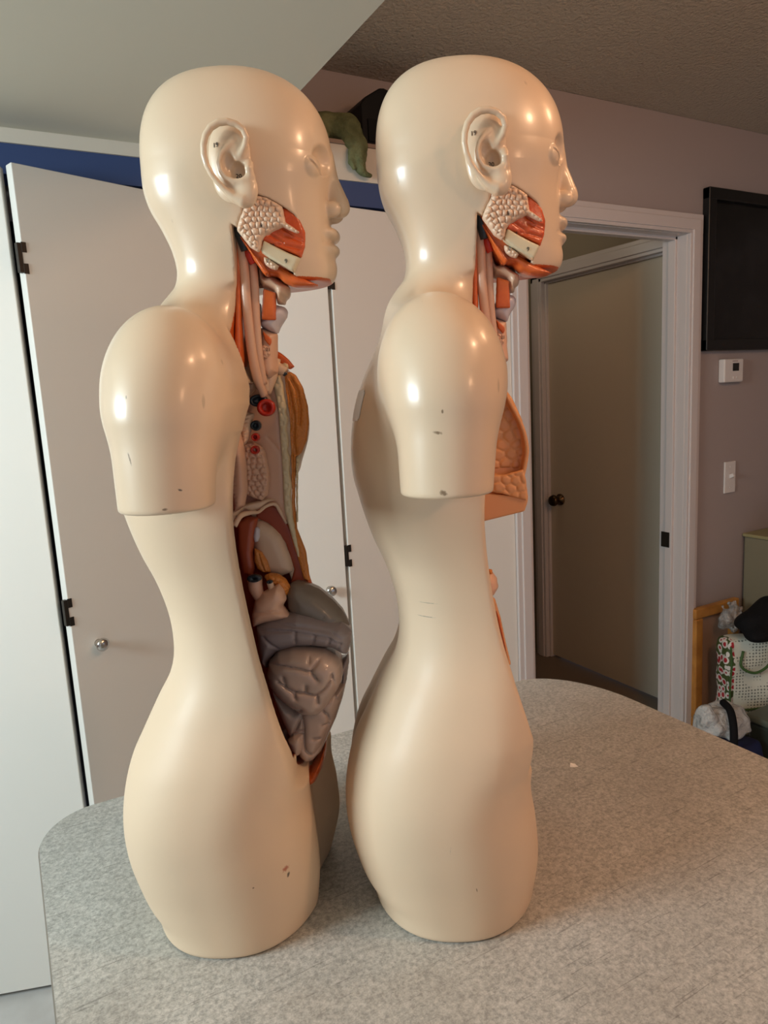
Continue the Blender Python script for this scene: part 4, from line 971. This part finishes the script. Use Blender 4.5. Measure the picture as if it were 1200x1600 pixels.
# ------------------------------------------------------------------ clutter on the floor by the right wall
t = empty('wooden_frame', (2.665, 1.907, .0), 'honey coloured wooden frame without a picture leaning on the wall right of the doorway', 'frame')
lean = Matrix.Rotation(math.radians(-.6), 4, 'X')
def wf(n, lo, hi, bev=.006):
    bm = bmesh.new(); add_box(bm, lo, hi, lean@Matrix.Rotation(math.radians(-2), 4, 'Y') if False else lean, bev); return from_bm(n, bm, M['wood'], t)
wf('frame_rail', (-.165, -.030, .490), (.125, -.002, .535)); wf('frame_rail', (-.165, -.030, .0), (.125, -.002, .045))
wf('frame_stile', (-.165, -.031, .045), (-.118, -.001, .490)); wf('frame_stile', (.080, -.031, .045), (.125, -.001, .490))
bm = bmesh.new(); add_box(bm, (-.118, -.006, .045), (.080, -.003, .49), lean)
from_bm('backing_board', bm, mat('pinkish_backing', srgb(168, 140, 122), .8), t)
# cabinet with a plant
t = empty('cabinet', (3.09, 1.72, 0), 'olive grey cabinet at the right photo edge, standing against the wall', 'cabinet')
tp('cabinet_body', [((-.24, -.19, .03), (.24, .19, .80))], M['cabinet'], t, .006)
tp('cabinet_top', [((-.247, -.195, .80), (.247, .195, .815))], mat('cabinet_top_board', srgb(150, 140, 100), .5), t, .004)
tp('cabinet_door', [((-.232, -.206, .05), (-.003, -.19, .785)), ((.003, -.206, .05), (.232, -.19, .785))], M['cabinet'], t, .003)
tp('plinth', [((-.22, -.17, 0), (.22, .18, .03))], M['dark'], t, .001)
rnd = random.Random(4)
pt = empty('potted_plant', (2.99, 1.70, .815), 'green leafy plant in a cream pot on top of the olive grey cabinet', 'plant')
lathe('pot', [(.035, 0), (.042, .002), (.055, .075), (.058, .085), (.052, .085), (.048, .06), (.004, .058)], mat('cream_glaze', srgb(206, 196, 150), .35), pt, n=28)
LV = []; LF = []
for i in range(34):
    a = rnd.uniform(0, 6.28); el = rnd.uniform(.3, 1.4); L_ = rnd.uniform(.05, .095); w = L_*.26
    d = np.array([math.cos(a)*math.cos(el), math.sin(a)*math.cos(el), math.sin(el)]); sd = np.array([-math.sin(a), math.cos(a), 0]); up = np.cross(sd, d)
    b = len(LV); o0 = np.array([0, 0, .058])
    for j in range(7):
        q = j/6; c = o0+d*L_*q-np.array([0, 0, 1])*.02*q*q; ww = w*math.sin(math.pi*min(.98, q*.92+.06))
        for s_, hgt in ((-1, 0), (0, .004), (1, 0)):
            LV.append(c+sd*ww*s_+up*(-hgt))
    for j in range(6):
        for e_ in range(2): LF.append((b+j*3+e_, b+j*3+e_+1, b+j*3+e_+4, b+j*3+e_+3))
o = make('foliage', LV, LF, mat('leaf_green', srgb(86, 128, 70), .5), pt, True)
sm_ = o.modifiers.new('thick', 'SOLIDIFY'); sm_.thickness = .0012
# crumpled soft goods built as implicit shapes
def crumple(x, y, z, a, f1, seed=0.):
    return a*(np.sin(x*f1+2.1*np.sin(y*f1*.7+seed)+seed)*np.sin(z*f1*.9+1.7*np.sin(x*f1*.6+seed*2))+.5*np.sin(z*f1*1.9+y*f1*1.7+seed*3))
def soft(name, f, lo, hi, h, m, parent, smooth=True):
    co, Q = sdf_mesh(f, lo, hi, h, proj=1); return make(name, co, Q, m, parent, smooth)
def rbox(x, y, z, c, r, rad):
    qx = np.abs(x-c[0])-r[0]+rad; qy = np.abs(y-c[1])-r[1]+rad; qz = np.abs(z-c[2])-r[2]+rad
    return np.sqrt(np.maximum(qx, 0)**2+np.maximum(qy, 0)**2+np.maximum(qz, 0)**2)+np.minimum(np.maximum(qx, np.maximum(qy, qz)), 0)-rad
def bag_fabric():
    m = bpy.data.materials.new('dotted_shopping_bag'); m.use_nodes = True; nt = m.node_tree; p = nt.nodes['Principled BSDF']; N = nt.nodes.new; L = nt.links.new
    tc = N('ShaderNodeTexCoord'); v = N('ShaderNodeTexVoronoi'); v.inputs['Scale'].default_value = 75; v.inputs['Randomness'].default_value = .15; L(tc.outputs['Object'], v.inputs['Vector'])
    r = N('ShaderNodeValToRGB'); r.color_ramp.elements[0].position = .26; r.color_ramp.elements[1].position = .34; r.color_ramp.elements[0].color = srgb(120, 124, 112); r.color_ramp.elements[1].color = srgb(212, 212, 196)
    L(v.outputs['Distance'], r.inputs['Fac']); L(r.outputs['Color'], p.inputs['Base Color']); p.inputs['Roughness'].default_value = .65
    return m
def side_fabric():
    m = bpy.data.materials.new('red_floral_bag_side'); m.use_nodes = True; nt = m.node_tree; p = nt.nodes['Principled BSDF']; N = nt.nodes.new; L = nt.links.new
    tc = N('ShaderNodeTexCoord'); v = N('ShaderNodeTexVoronoi'); v.inputs['Scale'].default_value = 34; L(tc.outputs['Object'], v.inputs['Vector'])
    r = N('ShaderNodeValToRGB'); r.color_ramp.interpolation = 'CONSTANT'; r.color_ramp.elements[0].position = 0; r.color_ramp.elements[0].color = srgb(178, 36, 48)
    r.color_ramp.elements[1].position = .34; r.color_ramp.elements[1].color = srgb(222, 214, 206)
    e = r.color_ramp.elements.new(.56); e.color = srgb(70, 84, 40)
    L(v.outputs['Distance'], r.inputs['Fac']); L(r.outputs['Color'], p.inputs['Base Color']); p.inputs['Roughness'].default_value = .6
    return m
GT = mat('green_piping', srgb(62, 92, 44), .6)
BLK = mat('black_cloth', srgb(20, 20, 22), .85, .2, bump=(70, .5, .004))
# navy bag on the floor, bottom of the pile
nb = empty('navy_bag', (2.27, 1.60, 0), 'dark navy cloth bag on the floor holding the clear plastic bag', 'bag')
soft('bag_body', lambda x, y, z: rbox(x, y, z, (0, 0, .066), (.135, .105, .066), .03)+crumple(x, y, z, .004, 38), (-.18, -.15, -.01), (.18, .15, .16), .006, mat('navy_cloth', srgb(26, 34, 72), .7, bump=(120, .3, .002)), nb)
tube('bag_strap', [(-.11, -.108, .03), (-.05, -.112, .09), (.03, -.112, .09), (.10, -.108, .03)], .006, mat('navy_strap', srgb(18, 24, 54), .7), nb)
# reusable shopping bag
sb = empty('shopping_bag', (2.655, 1.73, 0), 'white dotted shopping bag with green piping and red floral sides, slumped beside the leaning frame', 'bag', None, math.radians(-25))
def sbag(x, y, z): return rbox(x, y, z+.0, (0, 0, .215), (.130, .050, .215), .020)+crumple(x, y, z, .006, 26, 1.)
co, Q = sdf_mesh(sbag, (-.19, -.10, -.01), (.19, .10, .50), .006, proj=1)
fc = co[Q].mean(1); mi = np.where((fc[:, 0] < -.105) | (fc[:, 0] > .105), 1, 0)
make('bag_body', co, Q, [bag_fabric(), side_fabric()], sb, True, mi)
for s_ in (-1, 1):
    tube('piping', [(s_*.120, -.054, .15), (s_*.124, -.058, .24), (s_*.118, -.056, .34), (s_*.122, -.053, .41)], .0042, GT, sb, 8)
tube('piping', [(-.134, -.054, .15), (-.05, -.060, .135), (.05, -.059, .14), (.134, -.054, .15)], .0042, GT, sb, 8)
tube('handle', [(-.07, -.055, .39), (-.085, -.070, .33), (-.03, -.075, .30), (.03, -.072, .33), (.05, -.058, .39)], .0055, GT, sb, 8)
# black garment on top
bg = empty('black_garment', (2.665, 1.69, .440), 'black cloth garment bundled on top of the dotted shopping bag', 'clothing')
def garm(x, y, z):
    d = ell(x, y, z, (.0, 0, .065), (.125, .09, .062)); d = smin(d, ell(x, y, z, (-.085, -.03, .035), (.065, .055, .036)), .03); d = smin(d, ell(x, y, z, (.05, .0, .10), (.075, .07, .055)), .03)
    return smax(d+crumple(x, y, z, .006, 24, 2.), -z+.002, .01)
soft('cloth_body', garm, (-.21, -.14, -.01), (.21, .14, .22), .006, BLK, bg)
# clear plastic wrap behind the garment
PL = mat('clear_plastic_film', (.93, .94, .94, 1), .12, .6, trans=.75, ior=1.25, bump=(46, 1.0, .02))
pw = empty('plastic_wrap', (2.66, 1.835, .42), 'clear crinkled plastic wrap stuffed behind the black garment', 'plastic bag')
soft('film', lambda x, y, z: ell(x, y, z, (0, 0, .062), (.062, .030, .060))+crumple(x, y, z, .006, 70, 4.), (-.09, -.05, -.012), (.09, .05, .14), .004, PL, pw)
# plastic bag nearer to the camera
pb = empty('plastic_bag', (2.27, 1.60, .142), 'clear crinkled plastic bag with a black strap across it, behind the counter edge', 'plastic bag')
soft('film', lambda x, y, z: smin(ell(x, y, z, (.03, 0, .065), (.10, .085, .062)), ell(x, y, z, (-.075, .0, .085), (.035, .045, .065)), .03)+crumple(x, y, z, .006, 52, 5.), (-.15, -.13, -.01), (.17, .13, .17), .005, mat('cloudy_plastic_film', (.80, .80, .78, 1), .18, .6, trans=.45, ior=1.25, bump=(40, 1.0, .02)), pb)
sv = [(-.05, -.095, .00), (-.055, -.100, .05), (-.04, -.085, .10), (-.01, -.05, .135), (.02, .0, .140)]
tube('strap', sv, .014, BLK, pb, 10)
# dark green storage tub
gt = empty('storage_tub', (2.555, 1.50, 0), 'dark green plastic tub with a rounded lid at the right photo edge', 'tub')
TG = mat('dark_green_plastic', srgb(58, 66, 58), .45)
tp('tub_body', [((-.11, -.10, 0), (.11, .10, .17))], TG, gt, .02)
tp('tub_lid', [((-.12, -.11, .165), (.12, .11, .195))], mat('grey_green_lid', srgb(92, 98, 86), .45), gt, .011)
